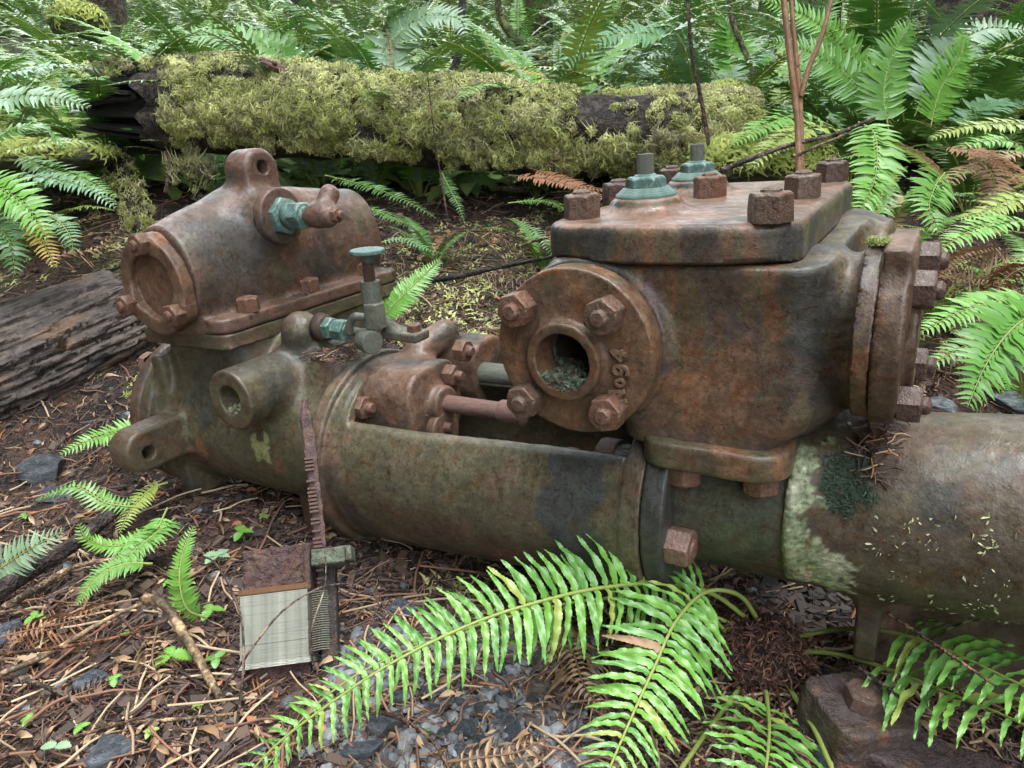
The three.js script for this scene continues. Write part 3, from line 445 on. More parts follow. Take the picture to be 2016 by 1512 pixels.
// fern plants standing free: prototypes
function archPts(L, th0, th1, side = 0) { const p = [V(0, 0, 0)]; let x = 0, y = 0, z = 0; const n = 8; for (let i = 0; i < n; i++) { const th = lerp(th0, th1, Math.pow((i + .5) / n, 1.25)); y += Math.sin(th) * L / n; z += Math.cos(th) * L / n; x += side * L / n * (i / n); p.push(V(x, y, z)); } return p; }
const protoFronds = { mid: [], low: [] };
for (const md of ['mid', 'low']) for (let k = 0; k < 6; k++) { const L = 1; const pts = archPts(L, rr(1.15, 1.42), rr(-.55, .25), rr(-.12, .12)); protoFronds[md].push(frondGeo(pts, { n: md === 'mid' ? 46 : 34, len: rr(.095, .125), start: .14, mode: md, r: .006, wid: md === 'mid' ? 1 : 1.35, rise: .04, fw: .18 })); }
function fernPlant(pos, size, n, mats, quality, label, group, opts = {}) {
  const g = thing('sword_fern', label, 'fern', pos, group); const a0 = R() * 7;
  for (let i = 0; i < n; i++) { const f = pick(protoFronds[quality]); const m = part('frond', f.blade, pick(mats), g); const st = mesh('stalk', f.stalk, stemMat, m); void st; const s = size * rr(.75, 1.1); m.scale.setScalar(s); m.rotation.set(rr(-.12, .35) * (opts.lean ?? 1), a0 + i * 2.399 + rr(-.2, .2), 0, 'YXZ'); }
  return g;
}
// ---------------------------------------------------------------- fern thickets on the slope behind
const matsL = [LM.mid, LM.bright, LM.bright, LM.yellow, LM.pale], matsR = [LM.mid, LM.bright, LM.yellow, LM.mid, LM.blue, LM.pale];
{
  const spots = []; const ok = (x, z, r) => spots.every(s => (s[0] - x) ** 2 + (s[1] - z) ** 2 > r * r);
  let tries = 0; while (spots.length < 330 && tries++ < 9000) { const d = 2.95 + Math.pow(R(), 1.5) * 19, x = rr(-1, 1) * (d * .80 + .5); const z = -d; if (!ok(x, z, d < 5 ? .36 : .52 + d * .02)) continue; if (d < 3.3 && x > -1.5 && x < .9) { if (R() < .3) continue; } spots.push([x, z]); }
  for (const [x, z] of spots) { const left = x < .3, d = -z; const where = (d < 4.6 ? 'close behind the mossy log' : d < 9 ? 'on the middle of the slope' : 'far up the slope') + (x / d < -.3 ? ' at the left' : x / d < 0 ? ' left of centre' : x / d < .3 ? ' right of centre' : ' at the right'); const g = fernPlant(groundAt(x, z, -.03), rr(.7, 1.08) * (d > 8 ? 1.35 : 1), d < 5 ? 12 : 9, d > 7.5 ? [LM.yellow, LM.bright, LM.pale] : left ? matsL : matsR, d < 4.5 ? 'mid' : 'low', 'sword fern in the thicket ' + where, 'ferns in the thicket ' + where); void g; }
}
for (const [x, z, s, k] of [[.98, -1.72, .42, 0], [1.28, -1.62, .45, 1], [1.55, -1.95, .5, 0], [1.06, -2.2, .5, 1], [1.5, -2.4, .55, 0], [1.85, -2.15, .55, 1], [.92, -2.55, .5, 0], [2.05, -2.7, .6, 0], [1.3, -2.85, .6, 1], [1.7, -2.8, .6, 0]]) fernPlant(groundAt(x, z, -.02), s, 9, k ? [LM.bright, LM.yellow, LM.mid] : [LM.mid, LM.bright, LM.yellow, LM.rust], 'mid', 'sword fern in the crowd of ferns right of the shrub stems', 'ferns right of the shrub stems');
for (const [x, z, s] of [[.86, -1.98, .38], [1.12, -1.46, .3], [1.38, -1.4, .34], [1.66, -1.62, .4], [1.02, -1.95, .4], [.74, -2.3, .36]]) fernPlant(groundAt(x, z, -.02), s, 8, [LM.bright, LM.yellow, LM.mid, LM.tan], 'mid', 'low sword fern with some dry fronds at the right edge above the barrel', 'low ferns at the right edge');
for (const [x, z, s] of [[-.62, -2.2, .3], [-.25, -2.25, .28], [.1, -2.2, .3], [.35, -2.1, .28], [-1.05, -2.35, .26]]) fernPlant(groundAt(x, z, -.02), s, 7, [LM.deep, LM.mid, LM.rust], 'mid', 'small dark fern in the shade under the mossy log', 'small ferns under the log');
for (const [x, z, s] of [[-1.62, -2.35, .42], [-1.85, -2.0, .4], [-2.0, -2.7, .5], [-1.5, -2.95, .5], [-2.3, -2.35, .5], [-1.15, -2.9, .5], [-.55, -3.0, .5], [.1, -2.95, .5], [.55, -2.9, .5]]) fernPlant(groundAt(x, z, -.02), s, 9, [LM.bright, LM.mid, LM.yellow, LM.pale], 'mid', x < -1.4 ? 'sword fern growing left of the broken end of the log' : 'sword fern growing close behind the mossy log', x < -1.4 ? 'ferns left of the log end' : 'ferns close behind the log');
// free fronds placed one by one: [list of [px, py, dist]], leaf length, pairs, material
const W = a => a.map(q => at(...q));
function fronds(label, name, list, group) { const first = at(...list[0][0][0]); const g = thing(name, label, 'fern', null, group); void first; for (const [pts, len, n, mat, o = {}] of list) addFrond(g, W(pts), { len, n, start: .1, r: .0022, up: V(0, 1, .25), ...o }, mat, o.stalk || stemMat); return g; }
const F = fronds;
F('pale blue green fern arching in from the left edge above the rotten log', 'sword_fern', [
  [[[-140, 330, 1.9], [-60, 215, 1.9], [30, 190, 1.9], [110, 192, 1.9], [178, 212, 1.9]], .085, 34, LM.pale, { up: V(0, .8, .6) }], [[[-80, 330, 2.0], [0, 270, 2.0], [80, 250, 2.05], [140, 300, 2.1]], .08, 26, LM.mid], [[[-60, 180, 2.4], [40, 140, 2.4], [150, 130, 2.45], [250, 150, 2.5]], .08, 30, LM.blue]]);
F('drooping green fern with a golden tip at the left edge', 'sword_fern', [
  [[[-120, 420, 1.7], [-40, 365, 1.7], [40, 395, 1.68], [95, 470, 1.66]], .085, 26, LM.bright, { up: V(0, .8, .6) }], [[[-100, 470, 1.75], [-20, 440, 1.72], [20, 480, 1.7], [30, 540, 1.7]], .08, 22, LM.deep], [[[60, 430, 1.72], [75, 455, 1.7], [92, 490, 1.69], [108, 525, 1.68]], .04, 14, LM.gold], [[[90, 420, 1.74], [120, 440, 1.72], [140, 470, 1.7], [145, 500, 1.7]], .045, 14, LM.deep]]);
F('fern fronds lying on the duff left of the log leg', 'sword_fern', [[[[20, 300, 2.1], [90, 330, 2.1], [160, 350, 2.1], [230, 390, 2.1]], .07, 26, LM.mid], [[[10, 350, 2.0], [80, 350, 2.0], [170, 370, 2.0], [230, 410, 2.0]], .06, 24, LM.blue], [[[0, 300, 2.2], [70, 285, 2.2], [160, 280, 2.25], [215, 300, 2.3]], .07, 24, LM.yellow]]);
F('large fern arching over the middle of the mossy log', 'sword_fern', [
  [[[790, 180, 3.0], [770, 90, 3.0], [830, 35, 2.95], [905, 40, 2.9], [918, 75, 2.88]], .14, 30, LM.pale, { up: V(0, .7, .7) }], [[[640, 200, 3.1], [560, 110, 3.1], [430, 70, 3.1], [300, 85, 3.1]], .15, 34, LM.mid, { up: V(0, .8, .6) }], [[[690, 200, 3.1], [680, 120, 3.1], [620, 40, 3.05], [500, -20, 3.0]], .15, 34, LM.deep], [[[720, 200, 3.1], [740, 100, 3.1], [790, 10, 3.0], [860, -60, 2.9]], .15, 34, LM.mid], [[[650, 200, 3.1], [560, 170, 3.0], [470, 175, 2.95], [380, 215, 2.9]], .13, 28, LM.bright], [[[600, 170, 3], [640, 130, 2.9], [680, 115, 2.85], [720, 135, 2.8]], .1, 22, LM.pale]]);
F('long green fern frond arching over the right half of the log', 'sword_fern', [
  [[[1420, 160, 2.8], [1360, 95, 2.75], [1240, 65, 2.7], [1140, 95, 2.65], [1080, 170, 2.62]], .10, 36, LM.blue, { up: V(0, .8, .6) }], [[[1430, 170, 2.9], [1330, 110, 2.85], [1200, 120, 2.8], [1110, 180, 2.78]], .12, 30, LM.mid], [[[1150, 180, 3.1], [1160, 90, 3.1], [1190, 10, 3.05], [1260, -60, 3]], .13, 30, LM.mid], [[[1440, 180, 2.9], [1440, 90, 2.9], [1400, 0, 2.85], [1330, -70, 2.8]], .13, 30, LM.bright], [[[1060, 190, 2.9], [1000, 150, 2.9], [940, 140, 2.85], [900, 170, 2.8]], .09, 22, LM.bright]]);
F('yellowing fern fronds by the mossy clump behind the chest lid', 'sword_fern', [
  [[[1640, 250, 1.9], [1580, 225, 1.88], [1500, 250, 1.84], [1440, 285, 1.8]], .075, 26, LM.bright], [[[1660, 260, 1.85], [1600, 250, 1.8], [1530, 280, 1.76], [1480, 330, 1.74]], .075, 24, LM.yellow], [[[1690, 240, 1.8], [1720, 260, 1.74], [1725, 340, 1.68], [1690, 425, 1.62]], .085, 26, LM.bright, { up: V(0, .6, .8) }], [[[1700, 330, 1.75], [1730, 360, 1.7], [1730, 410, 1.66], [1715, 460, 1.62]], .06, 18, LM.mid]]);
F('tall upright blue green ferns at upper right', 'sword_fern', [
  [[[1750, 260, 2.2], [1740, 180, 2.2], [1760, 100, 2.2], [1800, 40, 2.2]], .105, 30, LM.mid, { up: V(.1, .2, 1) }], [[[1830, 260, 2.2], [1850, 180, 2.2], [1890, 110, 2.2], [1900, 60, 2.2]], .105, 32, LM.bright, { up: V(.3, .2, 1), wid: .8 }], [[[1760, 250, 2.3], [1690, 170, 2.3], [1610, 110, 2.3], [1520, 80, 2.3]], .11, 38, LM.mid, { wid: .8, up: V(0, .5, .8) }], [[[1760, 240, 2.4], [1680, 120, 2.4], [1600, 40, 2.4], [1500, 0, 2.4]], .11, 38, LM.bright, { wid: .8, up: V(0, .5, .8) }], [[[1800, 230, 2.4], [1850, 120, 2.4], [1930, 60, 2.4], [2030, 60, 2.4]], .11, 30, LM.pale, { up: V(0, .6, .7) }], [[[1700, 230, 2.3], [1640, 200, 2.25], [1580, 160, 2.2], [1500, 160, 2.2]], .09, 26, LM.deep], [[[1880, 260, 2.3], [1920, 220, 2.3], [1980, 200, 2.3], [2060, 220, 2.3]], .09, 26, LM.blue], [[[1780, 240, 2.5], [1760, 120, 2.5], [1700, 20, 2.5], [1620, -60, 2.5]], .12, 32, LM.deep], [[[1820, 240, 2.6], [1900, 130, 2.6], [1980, 110, 2.6], [2060, 150, 2.6]], .11, 30, LM.mid]]);
F('yellow green ferns with dry tips at the right edge above the barrel', 'sword_fern', [
  [[[2080, 250, 1.6], [1990, 245, 1.6], [1900, 250, 1.6], [1830, 275, 1.6]], .06, 26, LM.yellow], [[[2060, 450, 1.4], [1980, 435, 1.4], [1900, 460, 1.38], [1840, 500, 1.36]], .055, 24, LM.bright], [[[1860, 340, 1.6], [1840, 370, 1.55], [1830, 410, 1.52], [1850, 460, 1.5]], .065, 20, LM.mid, { up: V(0, .5, .8) }], [[[2060, 390, 1.5], [1990, 395, 1.5], [1930, 420, 1.5], [1880, 430, 1.5]], .05, 20, LM.yellow], [[[1900, 280, 1.8], [1940, 320, 1.75], [1960, 370, 1.7], [1950, 420, 1.66]], .06, 18, LM.tan], [[[2040, 300, 1.7], [1960, 310, 1.7], [1890, 340, 1.68], [1850, 380, 1.66]], .05, 20, LM.tan], [[[2050, 330, 1.75], [1990, 280, 1.75], [1930, 280, 1.75], [1870, 300, 1.75]], .06, 20, LM.bright]]);
F('bright fern fronds reaching in from the right behind the end flange', 'sword_fern', [
  [[[2080, 600, 1.25], [1990, 590, 1.22], [1900, 610, 1.2], [1810, 655, 1.18]], .062, 28, LM.bright], [[[2090, 640, 1.2], [2000, 640, 1.18], [1920, 670, 1.16], [1830, 720, 1.15]], .055, 26, LM.mid], [[[2060, 600, 1.15], [1990, 650, 1.12], [1940, 720, 1.1], [1905, 800, 1.08]], .075, 22, LM.brightB, { up: V(0, .6, .8) }], [[[2080, 700, 1.2], [2010, 700, 1.2], [1960, 720, 1.18], [1900, 760, 1.17]], .05, 22, LM.blue]]);
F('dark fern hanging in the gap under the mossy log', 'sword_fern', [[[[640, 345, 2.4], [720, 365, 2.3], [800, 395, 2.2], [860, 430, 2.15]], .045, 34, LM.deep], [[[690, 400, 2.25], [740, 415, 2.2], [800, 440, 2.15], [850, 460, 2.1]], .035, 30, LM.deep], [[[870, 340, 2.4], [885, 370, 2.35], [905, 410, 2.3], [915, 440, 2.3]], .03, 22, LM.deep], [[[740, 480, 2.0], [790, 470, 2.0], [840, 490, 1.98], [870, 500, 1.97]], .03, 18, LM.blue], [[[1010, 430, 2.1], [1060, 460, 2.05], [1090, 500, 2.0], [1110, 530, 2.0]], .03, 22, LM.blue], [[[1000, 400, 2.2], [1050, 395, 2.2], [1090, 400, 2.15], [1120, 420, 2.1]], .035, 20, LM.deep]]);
F('single fern frond standing behind the brass drain cock', 'sword_fern', [[[[740, 640, 1.6], [775, 600, 1.6], [820, 555, 1.62], [868, 512, 1.65]], .045, 30, LM.bright, { up: V(-.3, .4, .9) }]]);
F('small fern fronds under the steam cylinder lug at left', 'small_fern', [[[[310, 840, 1.6], [240, 850, 1.55], [180, 865, 1.5], [118, 895, 1.46]], .04, 24, LM.bright, { up: V(0, .8, .6) }], [[[240, 815, 1.75], [242, 790, 1.75], [250, 775, 1.75], [262, 770, 1.75]], .03, 12, LM.yellow]]);
F('curled green fern frond between the dark branch and the steam cylinder', 'small_fern', [
  [[[330, 1000, 1.25], [300, 1050, 1.22], [225, 1075, 1.2], [170, 1060, 1.18], [155, 1030, 1.18]], .035, 30, LM.bright], [[[345, 1020, 1.28], [300, 1055, 1.2], [230, 1110, 1.15], [170, 1150, 1.12]], .035, 34, LM.mid], [[[330, 950, 1.35], [300, 960, 1.34], [260, 1000, 1.3], [235, 1050, 1.25]], .03, 18, LM.yellow], [[[280, 1000, 1.3], [210, 990, 1.3], [150, 960, 1.3], [70, 985, 1.3]], .03, 24, LM.mid], [[[300, 1110, 1.15], [250, 1110, 1.13], [200, 1130, 1.11], [150, 1190, 1.08]], .03, 26, LM.mid]]);
F('bluish fern frond at the left edge above the dark branch', 'small_fern', [[[[-60, 1180, 1.15], [0, 1120, 1.14], [60, 1080, 1.14], [125, 1045, 1.15]], .045, 22, LM.pale, { up: V(0, .6, .8) }]]);
F('small upright fern frond with a hooked stem in front of the steam cylinder', 'small_fern', [[[[405, 1215, 1.05], [370, 1200, 1.04], [353, 1140, 1.04], [362, 1080, 1.06], [382, 1035, 1.08]], .030, 30, LM.bright, { up: V(-.2, .1, 1), start: .06 }]]);
F('brown dead fern frond lying under the log behind the lid', 'dead_fern', [[[[1000, 345, 2.3], [1060, 350, 2.25], [1120, 365, 2.2], [1200, 395, 2.1]], .055, 30, LM.rust, { mode: 'mid', stalk: stemBrown }], [[[1040, 330, 2.4], [1100, 350, 2.35], [1160, 370, 2.3], [1230, 380, 2.3]], .05, 26, LM.rust, { stalk: stemBrown }]]);
F('dead rusty fern fronds among the right hand ferns', 'dead_fern', [[[[1850, 290, 1.75], [1900, 295, 1.7], [1960, 310, 1.66], [2010, 360, 1.6]], .05, 22, LM.rust, { stalk: stemBrown }], [[[1860, 540, 1.5], [1920, 555, 1.46], [1970, 560, 1.43], [2030, 590, 1.4]], .05, 20, LM.tan, { mode: 'dry', stalk: stemBrown }], [[[1830, 690, 1.3], [1870, 700, 1.28], [1910, 720, 1.27], [1960, 760, 1.26]], .05, 18, LM.tan, { mode: 'dry', stalk: stemBrown }], [[[1990, 490, 1.5], [1930, 500, 1.48], [1880, 520, 1.47], [1840, 560, 1.46]], .05, 20, LM.tan, { mode: 'dry', stalk: stemBrown }], [[[2050, 520, 1.45], [1990, 540, 1.43], [1940, 600, 1.4], [1900, 620, 1.38]], .05, 20, LM.rust, { mode: 'dry', stalk: stemBrown }]]);
F('dry brown fern frond hanging behind the log by the rusty strap', 'dead_fern', [[[[760, 55, 2.9], [765, 80, 2.9], [768, 110, 2.9], [765, 150, 2.9]], .035, 18, LM.tan, { mode: 'dry', stalk: stemBrown }]]);
F('orange tinged fern frond behind the right end of the log', 'dead_fern', [[[[930, 150, 2.9], [990, 130, 2.85], [1040, 140, 2.8], [1090, 165, 2.75]], .06, 22, LM.gold, {}]]);
// ---------------------------------------------------------------- mossy log
const barkN = 512, bkA = tileFbm(barkN, [[8, 1], [24, 1], [70, .8], [180, .6]], 91);
const barkMap = dataTex(barkN, i => { const v = clamp(.5 + (bkA[i] - .5) * 3.2); return [lerp(.35, 1, v), lerp(.33, .97, v), lerp(.32, .94, v)]; }, true, 3), barkBump = dataTex(barkN, i => { const v = clamp(.5 + (bkA[i] - .5) * 2.8); return [v, v, v]; }, false, 3);
const bark = (r, g, b) => new THREE.MeshStandardMaterial({ color: lin(r, g, b), map: barkMap, bumpMap: barkBump, bumpScale: .006, roughness: .85 });
const barkPale = bark(.24, .21, .17), barkBrown = bark(.15, .10, .07), barkDark = bark(.06, .048, .042), barkBlack = bark(.04, .036, .036), barkRed = bark(.19, .11, .075), stickTan = bark(.42, .30, .17), stickGrey = bark(.26, .2, .16);
function blade(L, w, n, cur) { const P = [], I = []; for (let k = 0; k < n; k++) { const a = R() * 6.283, ln = L * rr(.55, 1.1), out = rr(.3, 1), cu = cur * rr(.5, 1.4), ox = rr(-.3, .3) * L, oz = rr(-.3, .3) * L, b = P.length / 3, ca = Math.cos(a), sa = Math.sin(a); for (let j = 0; j <= 2; j++) { const u = j / 2, r = out * ln * u + 0.1 * ln * u * u, y = ln * (u * .75 - cu * u * u), ww = w * (1 - u * .85); P.push(ox + ca * r - sa * ww, y, oz + sa * r + ca * ww, ox + ca * r + sa * ww, y + ww * .6, oz + sa * r - ca * ww); } for (let j = 0; j < 2; j++) I.push(b + j * 2, b + j * 2 + 1, b + j * 2 + 2, b + j * 2 + 2, b + j * 2 + 1, b + j * 2 + 3); } const g = new THREE.BufferGeometry(); g.setAttribute('position', new THREE.Float32BufferAttribute(P, 3)); g.setIndex(I); g.computeVertexNormals(); return g; }
const mossMat = new THREE.MeshPhysicalMaterial({ color: 0xffffff, side: THREE.DoubleSide, roughness: .9, transmission: .2, thickness: 0 });
const tuftG = [blade(.036, .0034, 8, 1.1), blade(.048, .003, 8, 1.5)], tuftS = blade(.016, .0011, 12, .6);
function scatter(name, geo, mat, list, parent, kindLabel) { const m = shadow(new THREE.InstancedMesh(geo, mat, list.length)); const M = new THREE.Matrix4(), q = new THREE.Quaternion(), q2 = new THREE.Quaternion(); list.forEach((l, i) => { q.setFromUnitVectors(V(0, 1, 0), l.n.clone().normalize()); q2.setFromAxisAngle(V(0, 1, 0), l.a ?? R() * 6.283); q.multiply(q2); if (l.q) q.copy(l.q); const s = l.s ?? 1; M.compose(l.p, q, typeof s === 'number' ? V(s, s, s) : s); m.setMatrixAt(i, M); if (l.c) m.setColorAt(i, lin(...l.c)); }); m.name = parent === scene ? numbered(name) : name; parent.add(m); m.userData.kind = 'stuff'; if (kindLabel) { m.userData.label = kindLabel[0]; m.userData.category = kindLabel[1]; } return m; }
const mossC = k => { const t = clamp(.45 + fbm(k.x * 5, k.y * 8, k.z * 8, 3) * 2.2 + rr(-.25, .25)); let c = mix3([.42, .45, .12], [.80, .80, .34], t); const dd = sstep(.05, .3, nz(k.x * 7 + 9, k.y * 10, k.z * 10)); if (R() < .2 + .5 * dd) c = mix3(c, [.38, .31, .22], rr(.3, .9)); if (R() < .25) c = mix3(c, [.14, .15, .06], rr(.3, .7)); return c; };
{
  const g = thing('mossy_log', 'fallen log thick with hanging moss lying behind the pump', 'log');
  const A = at(205, 226, 2.62), B = at(1480, 255, 2.42), ax = B.clone().sub(A), Lg = ax.length(), X = ax.clone().normalize(), Z = V(0, 0, 0).crossVectors(X, V(0, 1, 0)).normalize(), Y = V(0, 0, 0).crossVectors(Z, X);
  const C = (t) => A.clone().addScaledVector(ax, t).addScaledVector(Y, .03 * Math.sin(t * 5 + .6));
  const radius = (t, a) => (.163 - .032 * t) * (1 + .17 * nz(Math.cos(a) * 1.5, Math.sin(a) * 1.5, t * 9) + .04 * nz(Math.cos(a) * 5, Math.sin(a) * 5, t * 30)) * lerp(.85, 1, sstep(0, .06, t));
  const pt = (t, a, e = 0) => C(t).addScaledVector(Y, Math.sin(a) * (radius(t, a) + e)).addScaledVector(Z, Math.cos(a) * (radius(t, a) + e));
  const n = 170, s = 64, P = [], I = [], U = []; for (let i = 0; i <= n; i++) for (let j = 0; j <= s; j++) { const a = (j % s) / s * 6.2832, t = .1 + .035 * nz(Math.cos(a) * 2.5, Math.sin(a) * 2.5, 3) * (1 - i / n) + .9 * i / n; const p = pt(t, a); P.push(p.x, p.y, p.z); U.push(t * Lg, a * .15); }
  for (let i = 0; i < n; i++) for (let j = 0; j < s; j++) { const a = i * (s + 1) + j, b = a + s + 1; I.push(a, b, a + 1, a + 1, b, b + 1); }
  const wg = new THREE.BufferGeometry(); wg.setAttribute('position', new THREE.Float32BufferAttribute(P, 3)); wg.setAttribute('uv', new THREE.Float32BufferAttribute(U, 2)); wg.setIndex(I); wg.computeVertexNormals(); part('bark', wg, bark(.085, .068, .055), g);
  // broken end of black rotten wood: splinters and slabs along the grain
  for (let k = 0; k < 60; k++) { const a = R() * 6.283, r = Math.sqrt(R()) * .135, L = rr(.16, .27), h = rr(.006, .016), w = rr(.03, .075); const b = new THREE.BoxGeometry(L, h, w, 10, 1, 3), q = b.attributes.position; for (let v = 0; v < q.count; v++) { const x = q.getX(v), y = q.getY(v), z = q.getZ(v), e = sstep(-.3, -.5, x / L); q.setXYZ(v, x + .03 * nz(z * 40, k, y * 60) * e, y * (1 - .5 * e) + .004 * nz(x * 50, z * 50, k), z * (1 - .35 * e * (nz(k, z * 60) + .5)) + .004 * nz(x * 60, k, z * 20)); } b.computeVertexNormals(); const m = part('splinter', b, k % 5 ? barkBlack : barkDark, g); const p = C(.055 + rr(-.02, .03)).addScaledVector(Y, Math.sin(a) * r * 1.15).addScaledVector(Z, Math.cos(a) * r); m.position.copy(p); m.quaternion.setFromRotationMatrix(new THREE.Matrix4().makeBasis(X, Y, Z)); m.rotateX(k % 6 ? rr(-.5, .5) : rr(-1.4, 1.4)); m.rotateY(rr(-.18, .18)); m.rotateZ(rr(-.14, .14)); }
  // rotten root hanging down to the ground under the broken end
  part('root_leg', tube([at(225, 300, 2.62), at(245, 350, 2.6), at(262, 400, 2.56), at(285, 470, 2.5)], t => .04 - .012 * t, 10, 30, .5, 3), barkDark, g);
  part('root_leg', tube([at(330, 300, 2.55), at(335, 340, 2.5), at(325, 380, 2.48)], t => .013 - .006 * t, 8, 20, .6, 5), barkBrown, g);
  const list = [[], []];
  for (let i = 0; i < 2600; i++) { const t = rr(0, 1), a = rr(-.95, 2.7); if (t < .14 && a < 1.05 + .3 * nz(t * 90, a * 4)) continue; if (R() < sstep(-.5, -.95, a) * .75) continue; const bare = t > .74 && t < .86 && a > -.1 && a < 1.5 ? .94 : sstep(.2, .4, nz(t * 9, a * 1.6, 4) - .1); if (R() < bare) continue;
    const rad = rr(.012, .034) * (1 + .4 * nz(t * 20, a * 3, 6)), cp = pt(t, a, -.006), nn = Y.clone().multiplyScalar(Math.sin(a)).addScaledVector(Z, Math.cos(a)), t1 = X, t2 = V(0, 0, 0).crossVectors(nn, X), tint = mossC(cp), sag = sstep(1.2, -.3, a), n = 7 + Math.floor(rad * 420);
    for (let k = 0; k < n; k++) { const e = Math.acos(rr(.05, 1)), f = R() * 6.283, dir = nn.clone().multiplyScalar(Math.cos(e)).addScaledVector(t1, Math.sin(e) * Math.cos(f)).addScaledVector(t2, Math.sin(e) * Math.sin(f)); const p = cp.clone().addScaledVector(dir, rad * rr(.75, 1.05)); p.y -= sag * rad * rr(0, .6); const nd = dir.clone(); nd.y -= .7 * sag * rr(.4, 1.2); list[sag > .5 ? 1 : 0].push({ p, n: nd, s: rr(.4, .78) * (1 + .35 * sag), c: mix3(tint, mossC(p), .45).map((q => v => v * q)(R() < .3 ? rr(.35, .75) : rr(.85, 1.2))) }); } }
  for (let i = 0; i < 300; i++) { const t = R(), p = at(lerp(225, 285, t), lerp(300, 450, t), lerp(2.62, 2.5, t)); p.x += rr(-.06, .05); p.z += rr(-.04, .05); list[0].push({ p, n: V(rr(-1, 1), -.6, 1), s: rr(.5, 1), c: mossC(p) }); }
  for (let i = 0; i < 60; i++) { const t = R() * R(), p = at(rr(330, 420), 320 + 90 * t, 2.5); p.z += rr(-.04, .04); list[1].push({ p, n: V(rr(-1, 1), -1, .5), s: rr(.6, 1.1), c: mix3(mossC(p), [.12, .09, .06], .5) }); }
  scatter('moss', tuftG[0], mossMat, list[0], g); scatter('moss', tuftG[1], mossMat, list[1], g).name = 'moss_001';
  // strap of rusty iron on top of the log
  const st = thing('iron_strap', 'rusty iron strap with bolts lying on top of the mossy log', 'iron strap', at(556, 138, 2.42)); const fm = field((x, y, z) => smin(bx(x, y, z, -.075, .075, -.008, .006, -.017, .017, .003), bx(x, y, z, -.075, .06, -.006, .008, -.019, -.012, .003), .006) + .0016 * nz(x * 70, y * 70, z * 70), [-.09, -.02, -.03], [.09, .02, .03], .003, rustCol([.14, .065, .05], { brown: .2 }, 3, 25, 1)); part('strap', fm, iron, st); st.rotation.set(.5, .25, -.55); const b1 = nut(st, 'y', [-.03, .006, 0], .016, .01, .2, boltDark, .002, 'bolt'); void b1; const tg = part('hook', tube([V(.045, .004, 0), V(.047, .02, 0), V(.054, .03, .002)], t => .005 - .003 * t, 6, 8), boltDark, st); void tg;
}
// ---------------------------------------------------------------- rotten log, branches, stems, trees
{
  const g = thing('rotten_log', 'weathered grey brown rotten log at the left edge behind the steam cylinder', 'log'); const a = at(-240, 846, 1.66), b = at(275, 622, 1.97), ax = b.clone().sub(a), L = ax.length(), X = ax.clone().normalize(), Z = V(0, 0, 0).crossVectors(X, V(0, 1, 0)).normalize(), Y = V(0, 0, 0).crossVectors(Z, X);
  g.position.copy(a); g.quaternion.setFromRotationMatrix(new THREE.Matrix4().makeBasis(X, Y, Z));
  const f = (x, y, z) => { const r = .168 - .02 * x / L, an = Math.atan2(y, z); return cyl(y, z, -.3, L, x, r, .03) + .012 * nz(an * 2.3, x * 3, 1) + 0.007 * (1 - Math.abs(nz(an * 7, x * 4, 5)) * 2) + .006 * nz(an * 26, x * 6, 8) + .004 * nz(an * 50, x * 14, 3) + .004 * nz(x * 40, y * 60, z * 60); };
  const cf = (x, y, z) => { const an = Math.atan2(y, z), v = clamp(.5 + nz(an * 16, x * 9, 2) * 1.1 + .6 * nz(x * 60, y * 60, z * 60)); let c = mix3([.026, .02, .018], [.115, .086, .07], v); return mix3(c, [.19, .11, .06], sstep(.15, .35, nz(an * 3, x * 6, 9)) * .6); };
  part('trunk', field(f, [-.32, -.24, -.24], [L + .05, .24, .24], .007, cf), new THREE.MeshStandardMaterial({ vertexColors: true, roughness: .75, bumpMap: barkBump, bumpScale: .003 }), g);
  for (let k = 0; k < 10; k++) { const an = rr(.2, 2.4), r = .145, x = rr(0, L * .95), Lk = rr(.12, .3); const bG = new THREE.BoxGeometry(Lk, rr(.008, .016), rr(.012, .03), 8, 1, 1), q = bG.attributes.position; for (let v = 0; v < q.count; v++) { const u = q.getX(v) / Lk * 2; q.setXYZ(v, q.getX(v), q.getY(v) * (1 - .7 * u * u) + .005 * nz(q.getX(v) * 30, k, 0), q.getZ(v) * (1 - .5 * u * u) + .006 * nz(q.getX(v) * 25, k, 4)); } bG.computeVertexNormals(); const m = part('wood_strip', bG, k % 4 ? barkDark : barkBrown, g); m.position.set(x, Math.sin(an) * r, Math.cos(an) * r); m.rotation.set(-an + Math.PI / 2, 0, rr(-.05, .05)); }
}
const peeled = new THREE.MeshStandardMaterial({ color: lin(.52, .37, .21), map: barkMap, roughness: .6 });
const stick = (label, pts, r, mat, cat = 'stick', name = 'fallen_stick', lump = .35, seg = 8) => { const g = mesh(name, tube(W(pts), t => r * (1 - .45 * t), seg, 40, lump, R() * 9), mat, scene); return tag(g, label, cat); };
stick('thick dark branch lying at the left edge pointing at the steam cylinder', [[-120, 1235, 1.1], [0, 1160, 1.13], [140, 1075, 1.22], [280, 962, 1.36]], .017, bark(.085, .06, .055), 'branch', 'fallen_branch', .2, 12);
stick('pale bent peeled stick beside the laminated core', [[285, 1178, 1.08], [322, 1190, 1.06], [370, 1262, 1.02], [420, 1350, .97], [466, 1428, .93]], .0085, peeled, 'stick', 'fallen_stick', .12);
stick('long pale stick ending at the bent peeled stick', [[-30, 1340, .98], [90, 1290, 1.02], [200, 1225, 1.05], [300, 1178, 1.08]], .0048, peeled, 'stick', 'fallen_stick', .12);
stick('short pale split stick in front of the dark branch', [[10, 1195, 1.1], [70, 1160, 1.1], [150, 1115, 1.12], [232, 1100, 1.14]], .0065, bark(.42, .3, .2));
